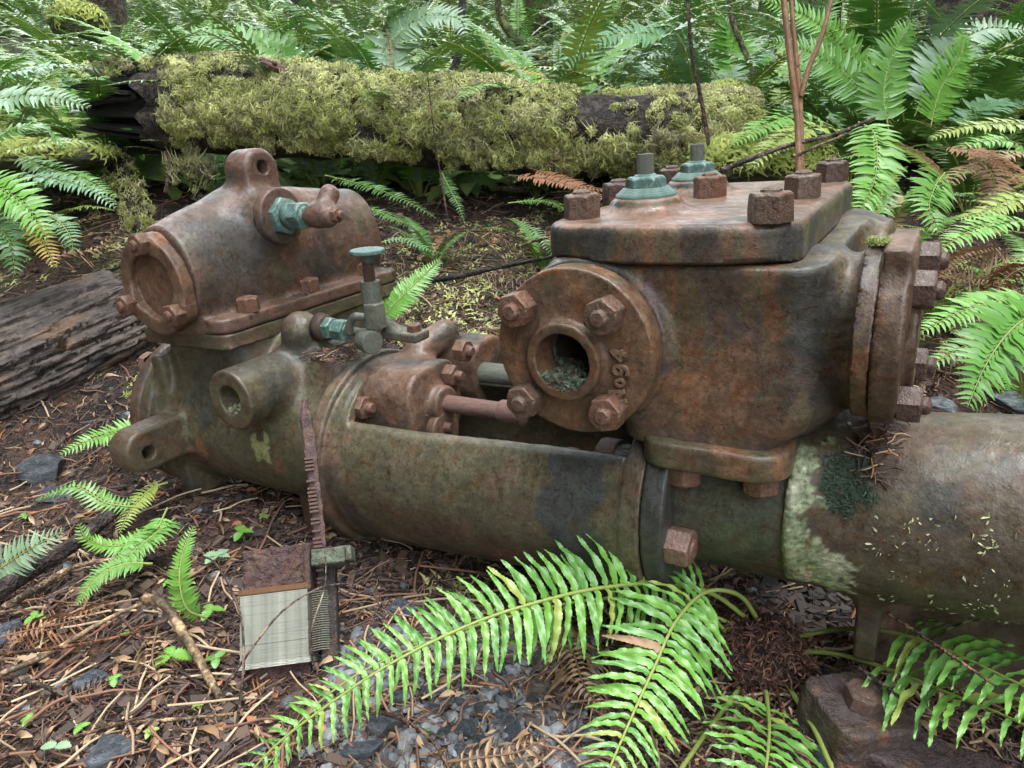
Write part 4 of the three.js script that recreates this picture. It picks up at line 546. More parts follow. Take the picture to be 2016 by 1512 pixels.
stick('thin straight stick across the bottom left litter', [[180, 1430, .9], [300, 1420, .9], [460, 1405, .9]], .003, stickTan);
stick('thin reddish stick slanting across the bottom left corner', [[0, 1490, .85], [150, 1450, .87], [320, 1400, .9]], .003, barkRed);
stick('orange brown fern stalk on the litter at left', [[-20, 1290, 1.0], [150, 1270, 1.02], [300, 1235, 1.03], [340, 1215, 1.05]], .003, bark(.3, .13, .06));
stick('grey stick at the bottom left with a split end', [[40, 1335, .97], [120, 1365, .95], [240, 1450, .9]], .004, stickGrey);
stick('brown twig in front of the pale bent stick', [[200, 1180, 1.08], [340, 1310, 1.0], [520, 1420, .92]], .0022, barkRed);
stick('pale stick lying behind the chest lid under the shrub stems', [[1420, 335, 1.62], [1540, 290, 1.63], [1640, 265, 1.66], [1722, 232, 1.7]], .0065, stickGrey);
stick('thin tan stick crossing behind the shrub stems', [[1560, 308, 1.6], [1640, 275, 1.65], [1700, 250, 1.7]], .004, stickTan);
stick('tan stick leaning on the left side of the nozzle flange', [[985, 620, 1.35], [1040, 560, 1.42], [1090, 515, 1.5]], .004, stickTan);
stick('short tan stick behind the lid corner', [[1020, 485, 1.6], [1060, 472, 1.6], [1095, 465, 1.62]], .0035, stickTan);
stick('grey crooked branch on the ground between the two chests', [[835, 553, 1.8], [900, 545, 1.78], [990, 525, 1.75], [1090, 505, 1.7]], .007, barkDark, 'branch', 'fallen_branch');
stick('thin dry twig arching over the ground between the chests', [[880, 440, 1.9], [950, 470, 1.85], [1000, 520, 1.78], [1050, 560, 1.7]], .0025, stickTan);
stick('reddish twig lying behind the cradle', [[900, 455, 1.95], [1000, 460, 1.9], [1080, 500, 1.85]], .0022, barkRed);
stick('curved pale rootlet looping over the laminated core', [[430, 1370, .95], [560, 1200, .98], [650, 1152, 1.0], [730, 1165, .98], [760, 1240, .94]], .0018, bark(.34, .25, .2), 'root', 'rootlet', .2);
stick('thin rootlet hanging in front of the laminated core', [[465, 1440, .9], [480, 1300, .95], [470, 1200, 1.0], [425, 1110, 1.05], [400, 1095, 1.08]], .0022, bark(.22, .15, .12), 'root', 'rootlet', .2);
stick('fine rootlet crossing the iron bracket of the laminated core', [[618, 1320, .97], [612, 1250, .97], [640, 1150, 1.0], [640, 1080, 1.02]], .0014, bark(.34, .27, .22), 'root', 'rootlet', .2);
stick('tangled brown roots below the long fern frond', [[700, 1390, .88], [800, 1420, .86], [860, 1470, .83], [890, 1530, .8]], .003, bark(.24, .15, .1), 'root', 'rootlet', .4);
stick('purple brown fern stalk lying under the fern crown', [[1240, 1440, .84], [1330, 1400, .88], [1420, 1350, .93]], .0035, bark(.12, .06, .055));
stick('crossed dark stalk in front of the fern crown', [[1330, 1335, .95], [1370, 1400, .9], [1410, 1450, .86]], .003, bark(.13, .07, .06));
stick('pale split stalk standing beside the fern crown', [[1450, 1380, .9], [1447, 1440, .86], [1440, 1520, .8]], .0028, bark(.45, .36, .26));
stick('pale twig standing behind the two near fronds', [[1293, 1170, .98], [1285, 1215, .96], [1270, 1300, .93]], .0022, bark(.42, .34, .25));
stick('thin pinkish twig over the right hand fern frond', [[1748, 1207, .85], [1850, 1275, .8], [1960, 1350, .74]], .0024, bark(.33, .18, .12));
stick('long thin twig under the right hand fern', [[1700, 1320, .88], [1800, 1390, .82], [1900, 1440, .78]], .002, stickGrey);
{ // shrub stems right of centre
  const g = thing('bare_shrub', 'bare reddish brown shrub stems standing behind the chest lid', 'shrub', null);
  const S = (n, p, r) => part(n, tube(W(p), t => r * (1 - .3 * t), 9, 40, .18, R() * 9), new THREE.MeshStandardMaterial({ color: lin(.34, .185, .10), map: ironMap, roughness: .6 }), g);
  S('stem', [[1573, 350, 1.62], [1570, 240, 1.62], [1556, 120, 1.6], [1538, -60, 1.58], [1520, -420, 1.55]], .0078); S('stem', [[1578, 350, 1.64], [1576, 220, 1.64], [1566, 100, 1.62], [1552, -60, 1.6], [1530, -360, 1.6]], .006); S('branch', [[1577, 190, 1.63], [1590, 140, 1.62], [1618, 70, 1.6], [1650, -60, 1.58], [1710, -300, 1.56]], .006);
  S('branch', [[1572, 130, 1.62], [1574, 110, 1.62], [1580, 100, 1.62]], .003);
}
stick('thin dark bare stem rising from behind the second brass plug', [[1402, 330, 1.9], [1385, 220, 1.9], [1362, 100, 1.9], [1352, -40, 1.9], [1330, -420, 1.9]], .0058, bark(.13, .065, .045), 'sapling', 'bare_sapling', .15);
stick('slender brown twig standing in front of the middle of the log', [[885, 450, 2.15], [865, 330, 2.2], [852, 240, 2.25], [842, 150, 2.3]], .003, bark(.12, .06, .05), 'sapling', 'bare_sapling', .2);
stick('mossy pale branch slanting above the right end of the log', [[1490, 180, 2.9], [1470, 110, 2.9], [1445, 50, 2.9], [1425, -60, 2.9], [1380, -300, 2.9]], .013, bark(.27, .25, .15), 'branch', 'leaning_branch');
stick('dark bare stem above the middle of the log', [[880, 165, 3.4], [905, 100, 3.4], [908, 40, 3.4], [915, -50, 3.4], [925, -500, 3.4]], .022, barkDark, 'sapling', 'bare_sapling');
stick('mossy bent stem in the background above the log', [[1075, 120, 5], [1020, 80, 5], [985, 30, 5], [980, -60, 5], [990, -300, 5]], .03, bark(.16, .17, .06), 'branch', 'leaning_branch');
stick('mossy green branch lying in the background at the log', [[890, 110, 4.2], [960, 120, 4.2], [1030, 130, 4.1], [1110, 125, 4]], .03, bark(.17, .2, .06), 'branch', 'fallen_branch');
// trees: trunk with bark ridges; conifer boughs above and beyond the frame
function trunkGeo(h, r, seed) { const n = 40, s = 36, P = [], I = [], U = []; for (let i = 0; i <= n; i++) for (let j = 0; j <= s; j++) { const t = i / n, a = (j % s) / s * 6.2832, rad = r * (1 - .55 * t) * (1 + .5 * Math.exp(-t * h * 2.2)) * (1 + .09 * nz(Math.cos(a) * 4 + seed, Math.sin(a) * 4, t * h * .8) + .05 * nz(Math.cos(a) * 9, Math.sin(a) * 9 + seed, t * h * 2)); P.push(Math.cos(a) * rad, t * h - .3, Math.sin(a) * rad); U.push(a * r, t * h); } for (let i = 0; i < n; i++) for (let j = 0; j < s; j++) { const a = i * (s + 1) + j, b = a + s + 1; I.push(a, b, a + 1, a + 1, b, b + 1); } const g = new THREE.BufferGeometry(); g.setAttribute('position', new THREE.Float32BufferAttribute(P, 3)); g.setAttribute('uv', new THREE.Float32BufferAttribute(U, 2)); g.setIndex(I); g.computeVertexNormals(); return g; }
const spray = (() => { const P = [], I = []; const q = (ax, ay, az, bx_, by, bz, w) => { const d = V(bx_ - ax, by - ay, bz - az), s = V(d.z, 0, -d.x).normalize().multiplyScalar(w), b = P.length / 3; P.push(ax - s.x, ay, az - s.z, ax + s.x, ay, az + s.z, bx_, by, bz); I.push(b, b + 1, b + 2); }; for (let k = 0; k < 16; k++) { const t = k / 15, x = t * 1.0; for (const s of [-1, 1]) q(x, -.25 * t * t, 0, x + .28, -.25 * t * t - .1, s * .42 * (1 - t * .7), .05); } const g = new THREE.BufferGeometry(); g.setAttribute('position', new THREE.Float32BufferAttribute(P, 3)); g.setIndex(I); g.computeVertexNormals(); return g; })();
const needleMat = new THREE.MeshStandardMaterial({ color: 0xffffff, side: THREE.DoubleSide, roughness: .7 });
function conifer(x, z, r, h, label, mat, low = .25, group, nb = 700, big = 1) { const p = groundAt(x, z); const g = thing('conifer_tree', label, 'tree', p, group); part('trunk', trunkGeo(h, r, x + z), mat, g); const list = []; for (let i = 0; i < nb; i++) { const t = lerp(low, .99, Math.pow(R(), .8)), a = R() * 6.283, reach = (1 - t) * h * .24 + .5, u = Math.sqrt(R()); list.push({ p: V(Math.cos(a) * reach * u, t * h - u * u * reach * .3, Math.sin(a) * reach * u), n: V(0, 1, 0), q: new THREE.Quaternion().setFromEuler(new THREE.Euler(rr(-.3, .3), -a + rr(-.4, .4), rr(-.35, .1), 'YXZ')), s: rr(.7, 1.4) * big, c: mix3([.03, .07, .025], [.07, .12, .035], R()) }); } scatter('crown', spray, needleMat, list, g); return g; }
const barkMoss = bark(.13, .15, .05), barkTree = bark(.15, .105, .08);
conifer(2.35, -4.0, .22, 14, 'shaggy brown tree trunk at the top right corner', bark(.12, .085, .065), .62, undefined, 160);
conifer(1.75, -4.6, .13, 12, 'slender mossy tree trunk near the top right corner', barkMoss, .62, undefined, 120);
const far = [[-4.6, -9], [-2.9, -11], [-1.2, -12.5], [.3, -10.5], [1.6, -13], [3.4, -10], [5.2, -9], [-6.5, -13], [6.9, -14], [-.3, -17], [2.7, -18], [-3.6, -19], [4.9, -20], [-8.5, -19], [8.9, -19]];
far.forEach(([x, z]) => conifer(x, z, rr(.14, .3), rr(16, 22), 'far mossy tree trunk in the hazy forest behind the ferns', pick([barkMoss, barkTree, barkMoss]), .55, 'far trees on the slope behind', 110));
// the rest of the wood around the glade, beyond the frame: it keeps low light off the pump
[[-9.5, -1.5], [-10, 4], [9, 4.5], [9.5, -1], [11, -5], [-12, -7], [-5.5, 9]].forEach(([x, z]) => conifer(x, z, rr(.25, .4), rr(15, 19), 'tall conifer at the edge of the glade outside the view', barkTree, .06, 'trees around the glade', 900, 2.2));
// moss clumps on the ground
function mossClump(label, px, py, dist, rx, ry, n, sc, parent) { const p0 = at(px, py, dist), g = thing('moss_clump', label, 'moss', p0); const dome = new THREE.SphereGeometry(1, 20, 12); dome.scale(rx, ry, rx * .8); part('mound', dome, barkMoss, g); const list = []; for (let i = 0; i < n; i++) { const a = R() * 6.283, e = Math.asin(Math.sqrt(R()) * .98), nn = V(Math.cos(a) * Math.cos(e), Math.sin(e), Math.sin(a) * Math.cos(e)); list.push({ p: V(nn.x * rx, nn.y * ry, nn.z * rx * .8), n: nn, s: rr(.7, 1.3) * sc, c: mix3([.24, .29, .05], [.42, .46, .11], R()) }); } scatter('moss', tuftG[0], mossMat, list, g); return g; }
mossClump('bright yellow green moss clump behind the brass plugs', 1500, 330, 1.95, .2, .085, 900, 1.1);
mossClump('mossy hummock at the right end of the log', 1430, 200, 2.45, .09, .06, 350, 1.0);
mossClump('moss covered stump in the background at upper left', 155, 50, 4.2, .16, .12, 260, 2);
mossClump('moss bank at the left edge below the pale fern', 60, 310, 2.5, .3, .06, 500, 1.3);
// ---------------------------------------------------------------- litter on the ground
const litterMat = new THREE.MeshStandardMaterial({ color: 0xffffff, roughness: .8, side: THREE.DoubleSide });
const browns = () => { const k = R(); return k < .5 ? mix3([.04, .027, .025], [.10, .062, .05], R()) : k < .8 ? mix3([.11, .068, .052], [.19, .12, .09], R()) : k < .93 ? mix3([.25, .17, .10], [.40, .28, .18], R()) : mix3([.30, .12, .05], [.34, .17, .08], R()); };
const near = (bias = 1) => { for (; ;) { const d = .5 + 2.6 * Math.pow(R(), 1.3), x = rr(-1, 1) * (d * .85 + .15), z = -d; if (R() < Math.min(1, (1.1 / d) ** bias)) return [x, z]; } };
const patchy = (x, z) => R() < .30 + 1.1 * sstep(-.25, .3, fbm(x * 4 + 9, z * 4, 2, 3));
const layFlat = (x, z, tilt = .3) => gNormal(x, z).add(V(rr(-tilt, tilt), 0, rr(-tilt, tilt))).normalize();
{
  const twig = tube([V(-.5, 0, 0), V(-.15, .03, .03), V(.2, .02, -.03), V(.5, 0, .02)], .022, 4, 6); const tl = []; for (let i = 0; i < 20000; i++) { const [x, z] = near(); if (!patchy(x + 3, z)) continue; const L = Math.pow(R(), 2) * .07 + .012; tl.push({ p: groundAt(x, z, rr(.001, .008)), n: layFlat(x, z, .35), s: V(L, rr(.03, .075), rr(.03, .075)), c: browns() }); } for (let i = 0; i < 16000; i++) { const [x, z] = near(.8), L = rr(.006, .026); tl.push({ p: groundAt(x, z, rr(.001, .008)), n: layFlat(x, z, .4), s: V(L, rr(.022, .045), rr(.022, .045)), c: R() < .6 ? mix3([.10, .045, .032], [.24, .11, .07], R()) : mix3([.04, .026, .022], [.10, .06, .045], R()) }); } for (let i = 0; i < 1500; i++) { const p = onGround(rr(560, 1100), rr(380, 700), rr(.001, .008)); if (p.z > -1.3) continue; tl.push({ p, n: layFlat(p.x, p.z, .3), s: V(rr(.02, .09), .06, .06), c: browns() }); } for (let i = 0; i < 700; i++) { const [x, z] = near(), L = rr(.05, .17); tl.push({ p: groundAt(x, z, rr(.004, .014)), n: layFlat(x, z, .2), s: V(L, rr(.06, .11), rr(.06, .11)), c: R() < .5 ? mix3([.30, .21, .13], [.50, .38, .25], R()) : mix3([.16, .08, .06], [.28, .14, .08], R()) }); } scatter('needles_and_twigs', twig, litterMat, tl, scene, ['brown needles and fine twigs strewn over the forest floor', 'litter']);
  const leaf = leafGeo(leafT(4, .28, .3, .25, .06, { twist: .6 })); const ll = []; for (let i = 0; i < 700; i++) { const p = onGround(rr(560, 1100), rr(380, 700), rr(.001, .008)); if (p.z > -1.3) continue; ll.push({ p, n: layFlat(p.x, p.z, .6), s: rr(.01, .03), c: browns() }); } for (let i = 0; i < 9000; i++) { const [x, z] = near(); if (!patchy(x, z)) continue; const L = rr(.005, .022) * (R() < .06 ? 1.8 : 1); ll.push({ p: groundAt(x, z, rr(.001, .009)), n: layFlat(x, z, .6), s: L, c: browns() }); } scatter('leaf_litter', leaf, litterMat, ll, scene, ['small dead leaves and bark flakes covering the forest floor', 'litter']);
  const curl = leafGeo(LT.dry[1]); const cl = []; for (let i = 0; i < 1500; i++) { const [x, z] = near(), L = rr(.02, .05); cl.push({ p: groundAt(x, z, rr(.004, .012)), n: layFlat(x, z, .8), s: L, c: mix3([.22, .12, .06], [.45, .31, .19], R()) }); } scatter('dry_fern_bits', curl, litterMat, cl, scene, ['curled dry fern leaflets lying on the forest floor', 'litter']);
  const chip = new THREE.BoxGeometry(1, .18, .45, 2, 1, 1); { const q = chip.attributes.position; for (let v = 0; v < q.count; v++) q.setXYZ(v, q.getX(v) * (1 + .2 * nz(v, 1)), q.getY(v) + .05 * nz(v, 4), q.getZ(v) * (1 + .3 * nz(v * 1.7, 8))); chip.computeVertexNormals(); } const ch = []; for (let i = 0; i < 2200; i++) { const [x, z] = near(); ch.push({ p: groundAt(x, z, rr(.0, .006)), n: layFlat(x, z, .4), s: rr(.01, .035), c: mix3([.025, .02, .018], [.11, .07, .05], R()) }); } for (let i = 0; i < 320; i++) { const p = onGround(rr(1500, 1680), rr(1140, 1260), rr(0, .01)); ch.push({ p, n: layFlat(p.x, p.z, .4), s: rr(.015, .04), c: mix3([.03, .026, .025], [.09, .07, .065], R()) }); } scatter('bark_chips', chip, litterMat, ch, scene, ['dark bark chips strewn on the forest floor', 'litter']);
  const gs = new THREE.IcosahedronGeometry(1, 1); { const q = gs.attributes.position; for (let v = 0; v < q.count; v++) { const x = q.getX(v), y = q.getY(v), z = q.getZ(v), k = 1 + .35 * nz(x * 1.6, y * 1.6, z * 1.6); q.setXYZ(v, x * k, y * k * .6, z * k * .8); } gs.computeVertexNormals(); } const gm = new THREE.MeshStandardMaterial({ color: 0xffffff, roughness: .5, flatShading: true }); const gl = []; for (let i = 0; i < 2600; i++) { let x, z; if (i < 1500) { const p = onGround(rr(640, 1180), rr(1240, 1530)); if (R() < .15) continue; x = p.x; z = p.z; } else [x, z] = near(); gl.push({ p: groundAt(x, z, rr(-.001, .003)), n: layFlat(x, z, .5), s: Math.pow(R(), 2.2) * .012 + .002, c: mix3([.07, .075, .085], [.26, .27, .28], R() * R()) }); } scatter('gravel', gs, gm, gl, scene, ['small dark slate gravel around the fern', 'gravel']);
  const ml = []; for (let i = 0; i < 3800; i++) { const d = rr(.7, 3), x = rr(-1, 1) * (d * .85 + .1), z = -d, m = fbm(x * 2.2 + 3, z * 2.2 - 5, 1, 4) + .25 * sstep(1.5, 2.2, d) - .14; if (m < rr(.02, .16)) continue; ml.push({ p: groundAt(x, z), n: layFlat(x, z, .3), s: rr(.6, 1.3), c: mix3(mossC(V(x, 0, z)), [.22, .25, .06], .3) }); } for (let i = 0; i < 120; i++) { const p = onGround(rr(780, 1060), rr(540, 700)); ml.push({ p, n: layFlat(p.x, p.z, .3), s: rr(.6, 1.4), c: mossC(p) }); } scatter('ground_moss', tuftG[0], mossMat, ml, scene, ['patches of short yellow green moss on the forest floor', 'moss']);
}
// stones one can point at
function stoneGeo(seed) { const g = new THREE.IcosahedronGeometry(1, 4), q = g.attributes.position; const pl = []; for (let k = 0; k < 11; k++) { const n = V(nz(seed * 3.1 + k, 1.3) * 3, nz(seed + k * 2.3, 8.8) * 3, nz(k * 1.9, seed * 2.7, 4) * 3).normalize(); pl.push([n, .55 + .3 * (nz(k * 3.3, seed, 6) + .5)]); } for (let v = 0; v < q.count; v++) { const p = V(q.getX(v), q.getY(v), q.getZ(v)); for (const [n, d] of pl) { const e = p.dot(n) - d; if (e > 0) p.addScaledVector(n, -e); } p.multiplyScalar(1 + .04 * nz(p.x * 4, p.y * 4, p.z * 4 + seed)); q.setXYZ(v, p.x, p.y * .7, p.z); } g.computeVertexNormals(); return toCreasedNormals(g, .5); }
const stoneGs = [1, 2, 3, 4, 5].map(stoneGeo), stN = tileFbm(256, [[6, 1], [20, 1], [60, 1]], 130); const stoneMap = dataTex(256, i => { const v = clamp(.5 + (stN[i] - .5) * 2.5), w = clamp((stN[(i * 7 + 99) % stN.length] - .66) * 9); return [lerp(.55, 1, v) + w * .3, lerp(.56, 1, v) + w * .3, lerp(.58, 1, v) + w * .3]; }, true, 2);
const stM = (r, g, b, ro = .5) => new THREE.MeshStandardMaterial({ color: lin(r, g, b), map: stoneMap, roughness: ro, bumpMap: barkBump, bumpScale: .001 }); const slateM = stM(.15, .165, .19), slateD = stM(.11, .118, .132, .42), stoneBr = stM(.22, .17, .13), stoneP = stM(.36, .40, .41);
function stone(label, px, py, r, m, group) { const p = onGround(px, py, 0), d = p.clone().sub(camera.position).length(); const s = r * d * .93 / FPX; const k = mesh('stone', pick(stoneGs), m, scene); k.position.copy(p); k.position.y += s * .12; k.scale.set(s * rr(.9, 1.15), s * rr(.7, 1), s * rr(.8, 1.1)); k.rotation.set(rr(-.4, .4), R() * 6, rr(-.4, .4)); return tag(k, label, 'stone', group); }
stone('blue grey stone with light specks between the litter at left', 185, 1350, 32, slateM); stone('large grey stone at the bottom left edge', 220, 1490, 44, slateM); stone('angular blue slate stone under the middle of the long fern frond', 1060, 1305, 30, slateM); stone('rounded brown stone below the blue slate stone', 1058, 1362, 34, stoneBr); stone('flat slate stone right of the laminated core', 788, 1205, 36, slateM); stone('dark stone under the tip of the long fern frond', 750, 1435, 40, slateD); stone('pale speckled stone at the bottom edge left of the fern tip', 715, 1485, 44, slateM); stone('grey stone at the left edge above the dark branch', 90, 930, 42, slateD); stone('grey stone at the left edge under the long pale stick', 15, 1250, 34, slateM); stone('flat pale stone behind the barrel at the right edge', 1995, 800, 40, stoneP); stone('pale stone just above the barrel behind the end flange', 1850, 806, 30, stoneP); stone('grey stone at the bottom edge beside the rusty block', 1640, 1505, 46, slateM); stone('small pale stone beside the bolt of the rusty block', 1790, 1350, 18, stoneP); stone('slate stone under the dark branch near the lug', 105, 985, 30, slateD); stone('slate stone in shade beside the small upright fern', 380, 1090, 24, slateD);
for (const [x, y, r] of [[870, 1350, 24], [905, 1395, 24], [925, 1440, 32], [980, 1420, 24], [1005, 1445, 30], [950, 1405, 22], [860, 1310, 22], [830, 1370, 20], [905, 1360, 16], [950, 1470, 24], [990, 1330, 22], [850, 1400, 20], [935, 1330, 18], [1040, 1400, 16], [880, 1450, 22], [910, 1490, 26], [780, 1380, 24], [720, 1270, 20], [745, 1225, 18], [1000, 1375, 18]]) stone('small dark slate chip in the gravel below the long fern frond', x, y, r, R() < .35 ? slateM : slateD, 'slate chips in the gravel');
// dead fronds on the litter
F('curled brown dead fern frond between the two near green fronds', 'dead_fern', [[[[1105, 1250, .99], [1130, 1290, .96], [1150, 1350, .93], [1190, 1400, .9]], .045, 16, LM.tan, { mode: 'dry', stalk: stemBrown }], [[[1110, 1230, 1.0], [1100, 1280, .97], [1110, 1330, .95], [1120, 1380, .92]], .04, 12, LM.brown, { mode: 'dry', stalk: stemBrown }]]);
F('dry brown fern frond on the litter at bottom left', 'dead_fern', [[[[20, 1420, .93], [120, 1380, .95], [200, 1350, .97], [300, 1320, .98]], .035, 22, LM.brown, { mode: 'dry', stalk: stemBrown }], [[[310, 1230, 1.05], [300, 1300, 1.0], [320, 1360, .97], [330, 1440, .92]], .04, 16, LM.tan, { mode: 'dry', stalk: stemBrown }]]);
F('pale dry fern leaflets at the bottom edge right of the gravel', 'dead_fern', [[[[880, 1500, .84], [960, 1490, .84], [1020, 1480, .84], [1080, 1450, .86]], .04, 12, LM.tan, { mode: 'dry', stalk: stemBrown }]]);
F('dry fern frond among the sticks at the far left', 'dead_fern', [[[[-20, 1260, 1.03], [60, 1240, 1.05], [150, 1220, 1.05], [230, 1180, 1.07]], .035, 20, LM.rust, { mode: 'dry', stalk: stemBrown }]]);
F('dead brown fern frond on the slope left of the log leg', 'dead_fern', [[[[20, 480, 1.9], [60, 460, 1.92], [140, 440, 1.95], [220, 420, 1.97]], .05, 18, LM.brown, { mode: 'dry', stalk: stemBrown }], [[[90, 520, 1.8], [130, 500, 1.85], [190, 490, 1.9], [250, 440, 1.95]], .05, 14, LM.tan, { mode: 'dry', stalk: stemBrown }]]);
// little herbs
function herb(label, px, py, size, mat, n = 3) { const p = onGround(px, py + 8), d = p.distanceTo(camera.position), s = size * .62 * d / FPX, g = thing('seedling', label, 'seedling', p); const Hh = s * 1.0; part('stem', tube([V(0, 0, 0), V(.1 * s, Hh * .6, 0), V(0, Hh, .05 * s)], s * .045, 4, 6), stemMat, g); const a0 = R() * 6;
  for (let i = 0; i < n; i++) { const P = [], I = [], S = 14; for (let k = 0; k <= S; k++) { const u = k / S, w = .36 * Math.pow(Math.sin(Math.PI * Math.min(1, u * .9 + .1)), .7) * (1 + .22 * (k % 2 ? 1 : -1)) * (u < .05 ? .2 : 1); for (const q of [-1, 0, 1]) P.push(u, -.22 * u * u + Math.abs(q) * w * .28 + .03 * nz(u * 9, q * 3, i + px), q * w); } for (let k = 0; k < S; k++) for (let q = 0; q < 2; q++) { const a = k * 3 + q, b = a + 3; I.push(a, a + 1, b, b, a + 1, b + 1); }
    const m = part('leaf', leafGeo({ P, I }), mat, g); m.position.set(0, Hh, .05 * s); m.scale.setScalar(s * rr(.75, 1.15)); m.rotation.set(0, a0 + i * 6.283 / n + rr(-.3, .3), rr(-.2, .3), 'YXZ'); } return g; }
herb('green three leaved seedling above the rusted end of the core', 480, 1060, 34, LM.bright); herb('green seedling left of the laminated core', 432, 1110, 38, LM.pale, 4); herb('green seedling beside the hooked fern stem', 420, 1215, 36, LM.bright); herb('broad leaved seedling on the litter left of the peeled stick', 345, 1310, 48, LM.bright); herb('small seedling right of the peeled stick', 430, 1310, 34, LM.mid); herb('tiny seedling near the blue grey stone', 228, 1345, 24, LM.bright); herb('tiny seedling at the bottom left corner', 165, 1440, 26, LM.bright); herb('pale seedling behind the cradle between the chests', 935, 670, 30, LM.pale, 4); herb('tiny seedling under the fern crown', 1390, 1320, 26, LM.bright, 5); herb('seedling behind the stuffing box', 915, 690, 26, LM.bright); herb('tiny seedling beside the small fern fronds at left', 75, 1225, 28, LM.bright); herb('seedling on the soil below the second near frond', 1010, 1270, 20, LM.bright); herb('single pale leaf on the litter at the bottom left', 120, 1490, 46, LM.pale, 2); herb('round leaved sprig under the middle of the mossy log', 850, 340, 22, LM.bright, 2);

{ const g = leafGeo(leafT(3, .3, .3, .3, .03)); const P = [], I = []; const src = g.attributes.position, ix = g.index; for (let k = 0; k < 9; k++) { const q = new THREE.Quaternion().setFromEuler(new THREE.Euler(rr(-.4, .4), k * .7 + rr(-.2, .2), rr(-.1, .8), 'YXZ')), o = V(rr(-.5, .5), rr(0, .4), rr(-.5, .5)), b = P.length / 3; for (let v = 0; v < src.count; v++) { const p = V(src.getX(v), src.getY(v), src.getZ(v)).applyQuaternion(q).add(o); P.push(p.x, p.y, p.z); } for (let v = 0; v < ix.count; v++) I.push(ix.getX(v) + b); }
  const list = []; for (let i = 0; i < 6500; i++) { const d = 3 + 27 * Math.pow(R(), 1.3), x = rr(-1, 1) * (d * .8 + 1.5); list.push({ p: groundAt(x, -d, .02), n: layFlat(x, -d, .3), s: rr(.05, .13) * (1 + d * .03), c: mix3([.14, .24, .05], [.36, .46, .14], R()) }); } scatter('undergrowth', leafGeo({ P, I }), new THREE.MeshPhysicalMaterial({ color: 0xffffff, side: THREE.DoubleSide, roughness: .6, transmission: .2, thickness: 0 }), list, scene, ['low green undergrowth covering the slope behind the ferns', 'undergrowth']); }

for (const [x, y, k] of [[60, 1420, 20], [250, 1250, 18], [300, 1450, 20], [390, 1390, 18], [560, 1440, 16], [640, 1060, 16], [520, 1020, 18], [110, 1110, 20], [330, 1150, 18], [50, 1020, 18], [840, 1440, 14], [1380, 1450, 18], [1000, 700, 18], [880, 640, 20]]) herb('tiny green seedling scattered in the brown litter', x, y, k, pick([LM.bright, LM.mid, LM.yellow]), pick([3, 4, 5])).userData.group = 'tiny seedlings in the litter';
F('dead brown fern frond on the litter between the two chests', 'dead_fern', [[[[860, 470, 2.0], [910, 455, 2.0], [970, 460, 1.95], [1030, 500, 1.9]], .035, 20, LM.brown, { mode: 'dry', stalk: stemBrown }], [[[900, 560, 1.8], [960, 540, 1.8], [1020, 550, 1.76], [1070, 570, 1.72]], .035, 18, LM.tan, { mode: 'dry', stalk: stemBrown }]]);
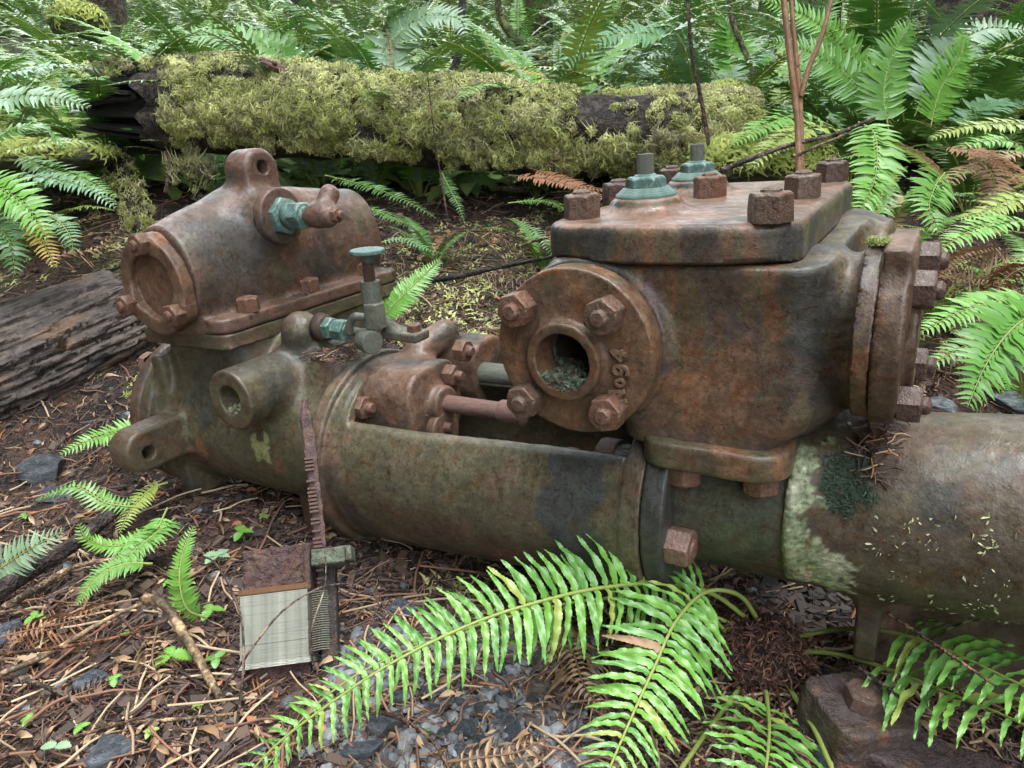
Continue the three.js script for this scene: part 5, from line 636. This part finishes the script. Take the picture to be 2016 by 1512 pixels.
// ---------------------------------------------------------------- the near fern: every leaflet on its own
{
  const g = thing('sword_fern', 'bright green fern growing in the foreground with long fronds spreading from its brown crown', 'fern');
  const mats = [LM.bright, LM.bright, LM.brightB, leafMat(.19, .38, .08, .32), leafMat(.15, .33, .08, .32), leafMat(.11, .27, .05, .34)];
  const make = (pts, o) => { const P = W(pts), { c, out } = frondParts(P, { mess: 1.5, rise: .06, fw: .2, r: .003, ...o }); void c; const r0 = o.r || .0036; const st = part('frond', tube(P, t => r0 * (1 - .72 * t), 8, 60, .12, 3), stemMat, g);
    for (const l of out) { if (o.skip && o.skip(l)) continue; const m = mesh('leaflet', pick(FINE), R() < .004 ? LM.tan : R() < .05 ? LM.yellow : pick(mats), st); const M = new THREE.Matrix4().makeBasis(l.D, l.Y, l.Z); m.position.copy(l.p); m.quaternion.setFromRotationMatrix(M); m.scale.set(l.L, l.L, l.L * -l.s * rr(.95, 1.2)); m.name = 'leaflet'; } return st; };
  const up = V(0, .85, .5);
  make([[1480, 1225, 1.02], [1400, 1168, .99], [1300, 1150, .95], [1180, 1158, .91], [1050, 1188, .875], [920, 1232, .84], [760, 1312, .805], [640, 1392, .785], [540, 1470, .77], [450, 1570, .755]], { n: 46, len: .08, start: .13, up: V(.05, .8, .6) });
  make([[1500, 1235, 1.02], [1455, 1172, .97], [1390, 1166, .93], [1330, 1225, .88], [1290, 1310, .84], [1240, 1420, .79], [1180, 1560, .73]], { n: 25, len: .09, start: .36, up: V(-.1, .8, .62), prof: 1 });
  make([[1540, 1262, 1.02], [1640, 1240, .98], [1740, 1242, .92], [1840, 1270, .86], [1940, 1315, .8], [2050, 1370, .74], [2160, 1440, .68]], { n: 15, len: .088, start: .42, up: V(.1, .9, .42) });
  make([[1545, 1282, 1.01], [1650, 1288, .95], [1760, 1322, .88], [1860, 1362, .82], [1980, 1410, .75], [2120, 1480, .68]], { n: 13, len: .088, start: .36, up: V(.1, .9, .42) });
  make([[1502, 1320, .99], [1512, 1395, .92], [1514, 1450, .86], [1505, 1530, .78], [1480, 1640, .7]], { n: 15, len: .09, start: .22, up: V(0, .8, .6), r: .0033 });
  make([[1470, 1240, 1.02], [1350, 1195, 1.0], [1200, 1178, .97], [1000, 1215, .93], [850, 1262, .89], [700, 1330, .86], [600, 1410, .83], [520, 1520, .8]], { n: 24, len: .07, start: .22, up: V(.05, .8, .6), r: .003 });
  const stalk = p => part('frond_stalk', tube(W(p), t => .0038 * (1 - .3 * t), 8, 30, .15, 2), stemMat, g);
  stalk([[1465, 1345, .98], [1430, 1390, .93], [1385, 1450, .88], [1330, 1530, .82]]); stalk([[1535, 1325, .99], [1570, 1380, .93], [1605, 1440, .88], [1650, 1540, .8]]); stalk([[1425, 1300, 1.0], [1380, 1292, .98], [1330, 1280, .96]]); stalk([[1440, 1260, 1.02], [1400, 1215, 1.0], [1340, 1190, .98]]);
  for (const p of [[[1545, 1290, 1.0], [1600, 1340, .95], [1640, 1390, .9], [1695, 1455, .85]], [[1555, 1285, 1.0], [1620, 1330, .96], [1700, 1400, .89]], [[1520, 1330, .98], [1540, 1400, .92], [1545, 1460, .87]], [[1560, 1262, 1.01], [1650, 1258, .97], [1720, 1285, .92]], [[1470, 1345, .97], [1450, 1400, .9], [1430, 1470, .85]], [[1480, 1345, .97], [1482, 1420, .9], [1478, 1480, .85]]]) part('dead_stalk', tube(W(p), t => .0032 * (1 - .5 * t), 6, 20, .3, 1), bark(.33, .14, .06), g);
  // scaly crown
  const C = at(1490, 1285, 1.01), core = new THREE.SphereGeometry(1, 24, 16), q = core.attributes.position; for (let v = 0; v < q.count; v++) { const k = 1 + .25 * nz(q.getX(v) * 3, q.getY(v) * 3, q.getZ(v) * 3); q.setXYZ(v, q.getX(v) * .06 * k, q.getY(v) * .045 * k, q.getZ(v) * .06 * k); } core.computeVertexNormals(); const cm = part('crown', core, bark(.1, .05, .035), g); cm.position.copy(C);
  const list = []; for (let i = 0; i < 2600; i++) { const a = R() * 6.283, e = Math.asin(rr(-.3, 1)), nn = V(Math.cos(a) * Math.cos(e), Math.sin(e), Math.sin(a) * Math.cos(e)), k = rr(.9, 1.25); list.push({ p: V(nn.x * .062 * k, nn.y * .047 * k, nn.z * .062 * k), n: nn.clone().add(V(rr(-1, 1), rr(-1, 1), rr(-1, 1))), s: rr(.006, .017), c: mix3([.06, .028, .02], [.24, .11, .06], R() * R()) }); } scatter('scales', leafGeo(leafT(4, .10, .4, .6, .04, { twist: 1.6 })), litterMat, list, cm);
}
// ---------------------------------------------------------------- rusted scraps in front of the pump
{
  const g = thing('laminated_core', 'rusted laminated iron core with a pale ribbed face standing in front of the pump', 'scrap'); const p = at(548, 1335, .99); g.position.copy(p); g.rotation.set(-.70, .06, .085, 'YXZ');
  const rc = rustCol([.095, .052, .047], { purple: .2, brown: .15 }, 5, 30, 1); const rough = (x, y, z) => .0045 * nz(x * 55, y * 55, z * 55) + .0022 * nz(x * 150, y * 150, z * 150);
  const rm = new THREE.MeshStandardMaterial({ vertexColors: true, map: ironMap, roughness: .8, bumpMap: ironBump, bumpScale: .0015 });
  part('rusted_end', field((x, y, z) => bx(x, y, z, -.05, .043, .118, .18, -.09, .0, .004) + rough(x, y, z), [-.06, .11, -.1], [.055, .19, .01], .0028, rc), rm, g);
  part('edge_strip', field((x, y, z) => bx(x, y, z, .040, .049, .112, .18, -.09, .008, .002) + .3 * rough(x, y, z), [.03, .1, -.1], [.06, .19, .02], .0028, rc), rm, g);
  part('rusted_end', field((x, y, z) => bx(x, y, z, -.045, .04, -.02, .03, -.09, -.008, .004) + rough(x, y, z), [-.06, -.03, -.1], [.055, .04, .0], .0028, rc), rm, g);
  part('base_bar', field((x, y, z) => bx(x, y, z, -.06, .055, -.032, -.018, -.09, .015, .003) + .5 * rough(x, y, z), [-.07, -.045, -.1], [.065, -.005, .025], .003, rustCol([.2, .075, .05], { brown: .2 }, 6, 30, 1)), rm, g);
  const lam = []; for (let k = 0; k < 48; k++) { const y = .0235 + k * .00192; const b = new THREE.BoxGeometry(.094 + .002 * nz(k * 2.3, 9), .00186, .09); b.translate(-.003, y, -.037 + .0007 * nz(k * 1.3, 3)); lam.push(b); } const lg = mergeGeometries(lam); const lp = part('laminations', lg, new THREE.MeshStandardMaterial({ color: lin(.38, .38, .30), map: stoneMap, roughness: .75 }), g); lp.userData.kind = 'stuff';
  const wedge = new THREE.BoxGeometry(.098, .0075, .092); wedge.translate(-.003, .1195, -.037); part('rusty_edge', wedge, boltMat(.36, .19, .09), g);
  const bottom = new THREE.BoxGeometry(.098, .007, .09); bottom.translate(-.003, .0195, -.035); part('pale_edge', bottom, new THREE.MeshStandardMaterial({ color: lin(.5, .5, .4), map: stoneMap, roughness: .8 }), g);
  const ws = []; for (let k = 0; k < 26; k++) { const t = tube([V(.045, .03 + k * .0032, -.012), V(.06, .03 + k * .0032 + .001, -.014 + .002 * nz(k, 1)), V(.070, .03 + k * .0032, -.020)], .0010, 5, 4); ws.push(t); } const wires = part('wires', mergeGeometries(ws), darkBronze, g); wires.userData.kind = 'stuff';
  const cl = part('clamp', field((x, y, z) => Math.min(bx(x, y, z, .052, .1, .145, .168, -.03, .015, .002), bx(x, y, z, .09, .108, .148, .17, -.035, .005, .002)) + .3 * rough(x, y, z), [.045, .135, -.045], [.115, .18, .025], .0028, (x, y, z) => mix3([.17, .20, .13], [.10, .11, .08], clamp(.5 + nz(x * 90, y * 90, z * 90)))), rm, g); void cl;
  part('post', field((x, y, z) => bx(x, y, z, .055, .08, -.03, .15, -.04, -.018, .003) + .4 * rough(x, y, z), [.045, -.04, -.05], [.09, .16, -.01], .003, rustCol([.05, .04, .036], { brown: .1 }, 6, 30, 1)), rm, g);
}
{ // toothed strip leaning on the cradle ring
  const a = at(655, 1290, 1.04), b = at(600, 785, 1.13), ax = b.clone().sub(a), L = ax.length(), Y = ax.clone().normalize(), Z = camera.position.clone().sub(a); Z.addScaledVector(Y, -Z.dot(Y)).normalize(); const X = V(0, 0, 0).crossVectors(Y, Z); const g = thing('toothed_strip', 'thin corroded toothed iron strip leaning upright against the cradle ring', 'scrap', a); g.quaternion.setFromRotationMatrix(new THREE.Matrix4().makeBasis(X, Y, Z));
  const rc = rustCol([.13, .075, .07], { brown: .2 }, 8, 40, 1), rm = new THREE.MeshStandardMaterial({ vertexColors: true, map: ironMap, roughness: .75, bumpMap: ironBump, bumpScale: .001 });
  part('bar', field((x, y, z) => { const w = lerp(.0088, .004, sstep(L * .88, L, y)); return bx(x, y, z, -w, w, 0, L, -.006, .003, .002) + .0022 * nz(x * 90, y * 60, z * 90) + .004 * sstep(L * .7, L, y) * nz(x * 60, y * 40, 4); }, [-.02, -.01, -.015], [.02, L + .01, .015], .0026, rc), rm, g);
  const tg = new THREE.BoxGeometry(.013, .0034, .010, 3, 1, 1); for (let k = 0; k < 44; k++) { const y = L * (.12 + .66 * k / 44); if (Math.abs(nz(k * .7, 3)) > .34) continue; const m = part('tooth', tg, boltPink, g); m.position.set(-.004 + .001 * nz(k, 1), y, .0045); m.rotation.z = .08 * nz(k, 6); }
}
{ // rusty block with a bolt
  const p = at(1695, 1388, .885), g = thing('rusty_block', 'rusty iron block with a hexagonal bolt lying at the lower right', 'scrap', p); g.rotation.set(.06, .25, -.1, 'YXZ'); const rc = rustCol([.11, .08, .072], { orange: .14, brown: .2, dark: .1 }, 15, 24, 1), rm = new THREE.MeshStandardMaterial({ vertexColors: true, map: ironMap, roughness: .6, bumpMap: ironBump, bumpScale: .0012 });
  part('block', field((x, y, z) => slab(x, z, y, -.056, .056, -.05, .05, -.06, .006, .02, .006) + .002 * nz(x * 40, y * 40, z * 40) + .001 * nz(x * 130, y * 130, z * 130), [-.075, -.075, -.065], [.075, .02, .065], .0032, rc), rm, g); nut(g, 'y', [-.004, .006, .002], .04, .02, .3, boltMat(.2, .125, .1), .003, 'hex_bolt');
  const q = at(1915, 1520, .83), h = thing('iron_bar', 'flat dark rusty iron bar in the bottom right corner', 'scrap', q); h.rotation.set(.1, -.45, -.12, 'YXZ'); part('bar', field((x, y, z) => bx(x, y, z, -.13, .13, -.03, .0, -.035, .035, .005) + .002 * nz(x * 40, y * 40, z * 40) + .001 * nz(x * 130, y * 130, z * 130), [-.145, -.045, -.05], [.145, .015, .05], .0036, rustCol([.085, .055, .055], { brown: .2, orange: .04 }, 11, 24, 1)), rm, h);
}
// ---------------------------------------------------------------- growth and debris on the pump (children of the pump, in its frame)
{
  const bit = leafGeo(leafT(3, .2, .4, .4, .05, { twist: 1 })); const yc = x => -.049 + .075 * Math.max(0, x - .3), rd = x => .116 + .02 * Math.max(0, x - .3);
  const fl = []; for (let c = 0; c < 62; c++) { const x0 = rr(.32, .62), a0 = rr(-1.1, .45); const n = Math.floor(rr(2, 10)); for (let k = 0; k < n; k++) { const x = x0 + rr(-.012, .012), a = a0 + rr(-.09, .09); fl.push({ p: V(x, yc(x) + Math.sin(a) * rd(x), Math.cos(a) * rd(x)), n: V(rr(-.8, .8), Math.sin(a) + rr(-.8, .8), Math.cos(a)), s: rr(.003, .008), c: mix3([.28, .24, .13], [.44, .44, .24], R()) }); } } scatter('moss_flecks', bit, litterMat, fl, pump);
  const dm = []; for (let i = 0; i < 260; i++) { const r = Math.pow(R(), .8) * (1 + .5 * R()), t = R() * 6.283, x = .298 + r * .021 * Math.cos(t), a = .66 + r * .26 * Math.sin(t) - (x - .3) * 3; dm.push({ p: V(x, yc(x) + Math.sin(a) * rd(x), Math.cos(a) * rd(x)), n: V(rr(-.6, .6), Math.sin(a), Math.cos(a)), s: rr(.35, .8), c: mix3([.025, .045, .025], [.06, .09, .05], R()) }); } scatter('dark_moss', tuftS, mossMat, dm, pump);
  const sp = []; for (let i = 0; i < 46; i++) sp.push({ p: V(.308 + rr(-.010, .008), .2865, .072 + rr(-.010, .012)), n: V(rr(-.7, .7), 1, rr(-.7, .7)), s: rr(.4, .8), c: mix3([.12, .16, .03], [.28, .32, .07], R()) }); scatter('moss_sprig', tuftS, mossMat, sp, pump);
  const hb = []; for (let i = 0; i < 420; i++) { const z = rr(.12, .182), h = rr(-.034, -.017 + (.18 - z) * .1), w = Math.sqrt(Math.max(0, .034 ** 2 - h * h)) * rr(-1, 1); hb.push({ p: V(-.011 + w, .16 + h, z), n: V(rr(-1, 1), 1, rr(-.2, 1)), s: rr(.2, .55), c: R() < .55 ? mix3([.05, .09, .06], [.17, .24, .14], R()) : mix3([.09, .06, .05], [.2, .15, .1], R()) }); } scatter('debris', tuftS, mossMat, hb, pump);
  const hp = []; for (let i = 0; i < 150; i++) { const z = rr(.13, .195), h = rr(-.024, -.010), w = Math.sqrt(Math.max(0, .0245 ** 2 - h * h)) * rr(-1, 1); hp.push({ p: V(-.625 + w, .04 + h, z), n: V(rr(-1, 1), 1, rr(-.2, 1)), s: rr(.2, .45), c: mix3([.16, .15, .08], [.5, .48, .32], R()) }); } const hq = scatter('debris', tuftS, mossMat, hp, pump); hq.name = 'debris_001';
  const nd = tube([V(-.5, 0, 0), V(-.15, .03, .03), V(.2, .02, -.03), V(.5, 0, .02)], .022, 4, 6); const dl = []; for (let i = 0; i < 170; i++) { const x = rr(-.57, -.49); dl.push({ p: V(x, .082 + rr(-.004, .012) , .03 + rr(-.03, .05)), n: V(rr(-.4, .4), 1, rr(-.4, .4)), s: V(rr(.015, .04), .04, .04), c: browns() }); } for (let i = 0; i < 60; i++) { const x = rr(.3, .345), a = rr(.6, 1.5); dl.push({ p: V(x, yc(x) + Math.sin(a) * rd(x) + .004, Math.cos(a) * rd(x)), n: V(rr(-.4, .4), 1, rr(-.2, .8)), s: V(rr(.015, .04), .04, .04), c: browns() }); } for (let i = 0; i < 24; i++) dl.push({ p: V(rr(-.72, -.7), .156, rr(-.14, -.06)), n: V(rr(-.4, .4), 1, 0), s: V(.012, .04, .04), c: [.06, .05, .04] }); const dq = scatter('debris', nd, litterMat, dl, pump); dq.name = 'debris_002';
}

renderer.setSize(1024, 768);
renderer.render(scene, camera);
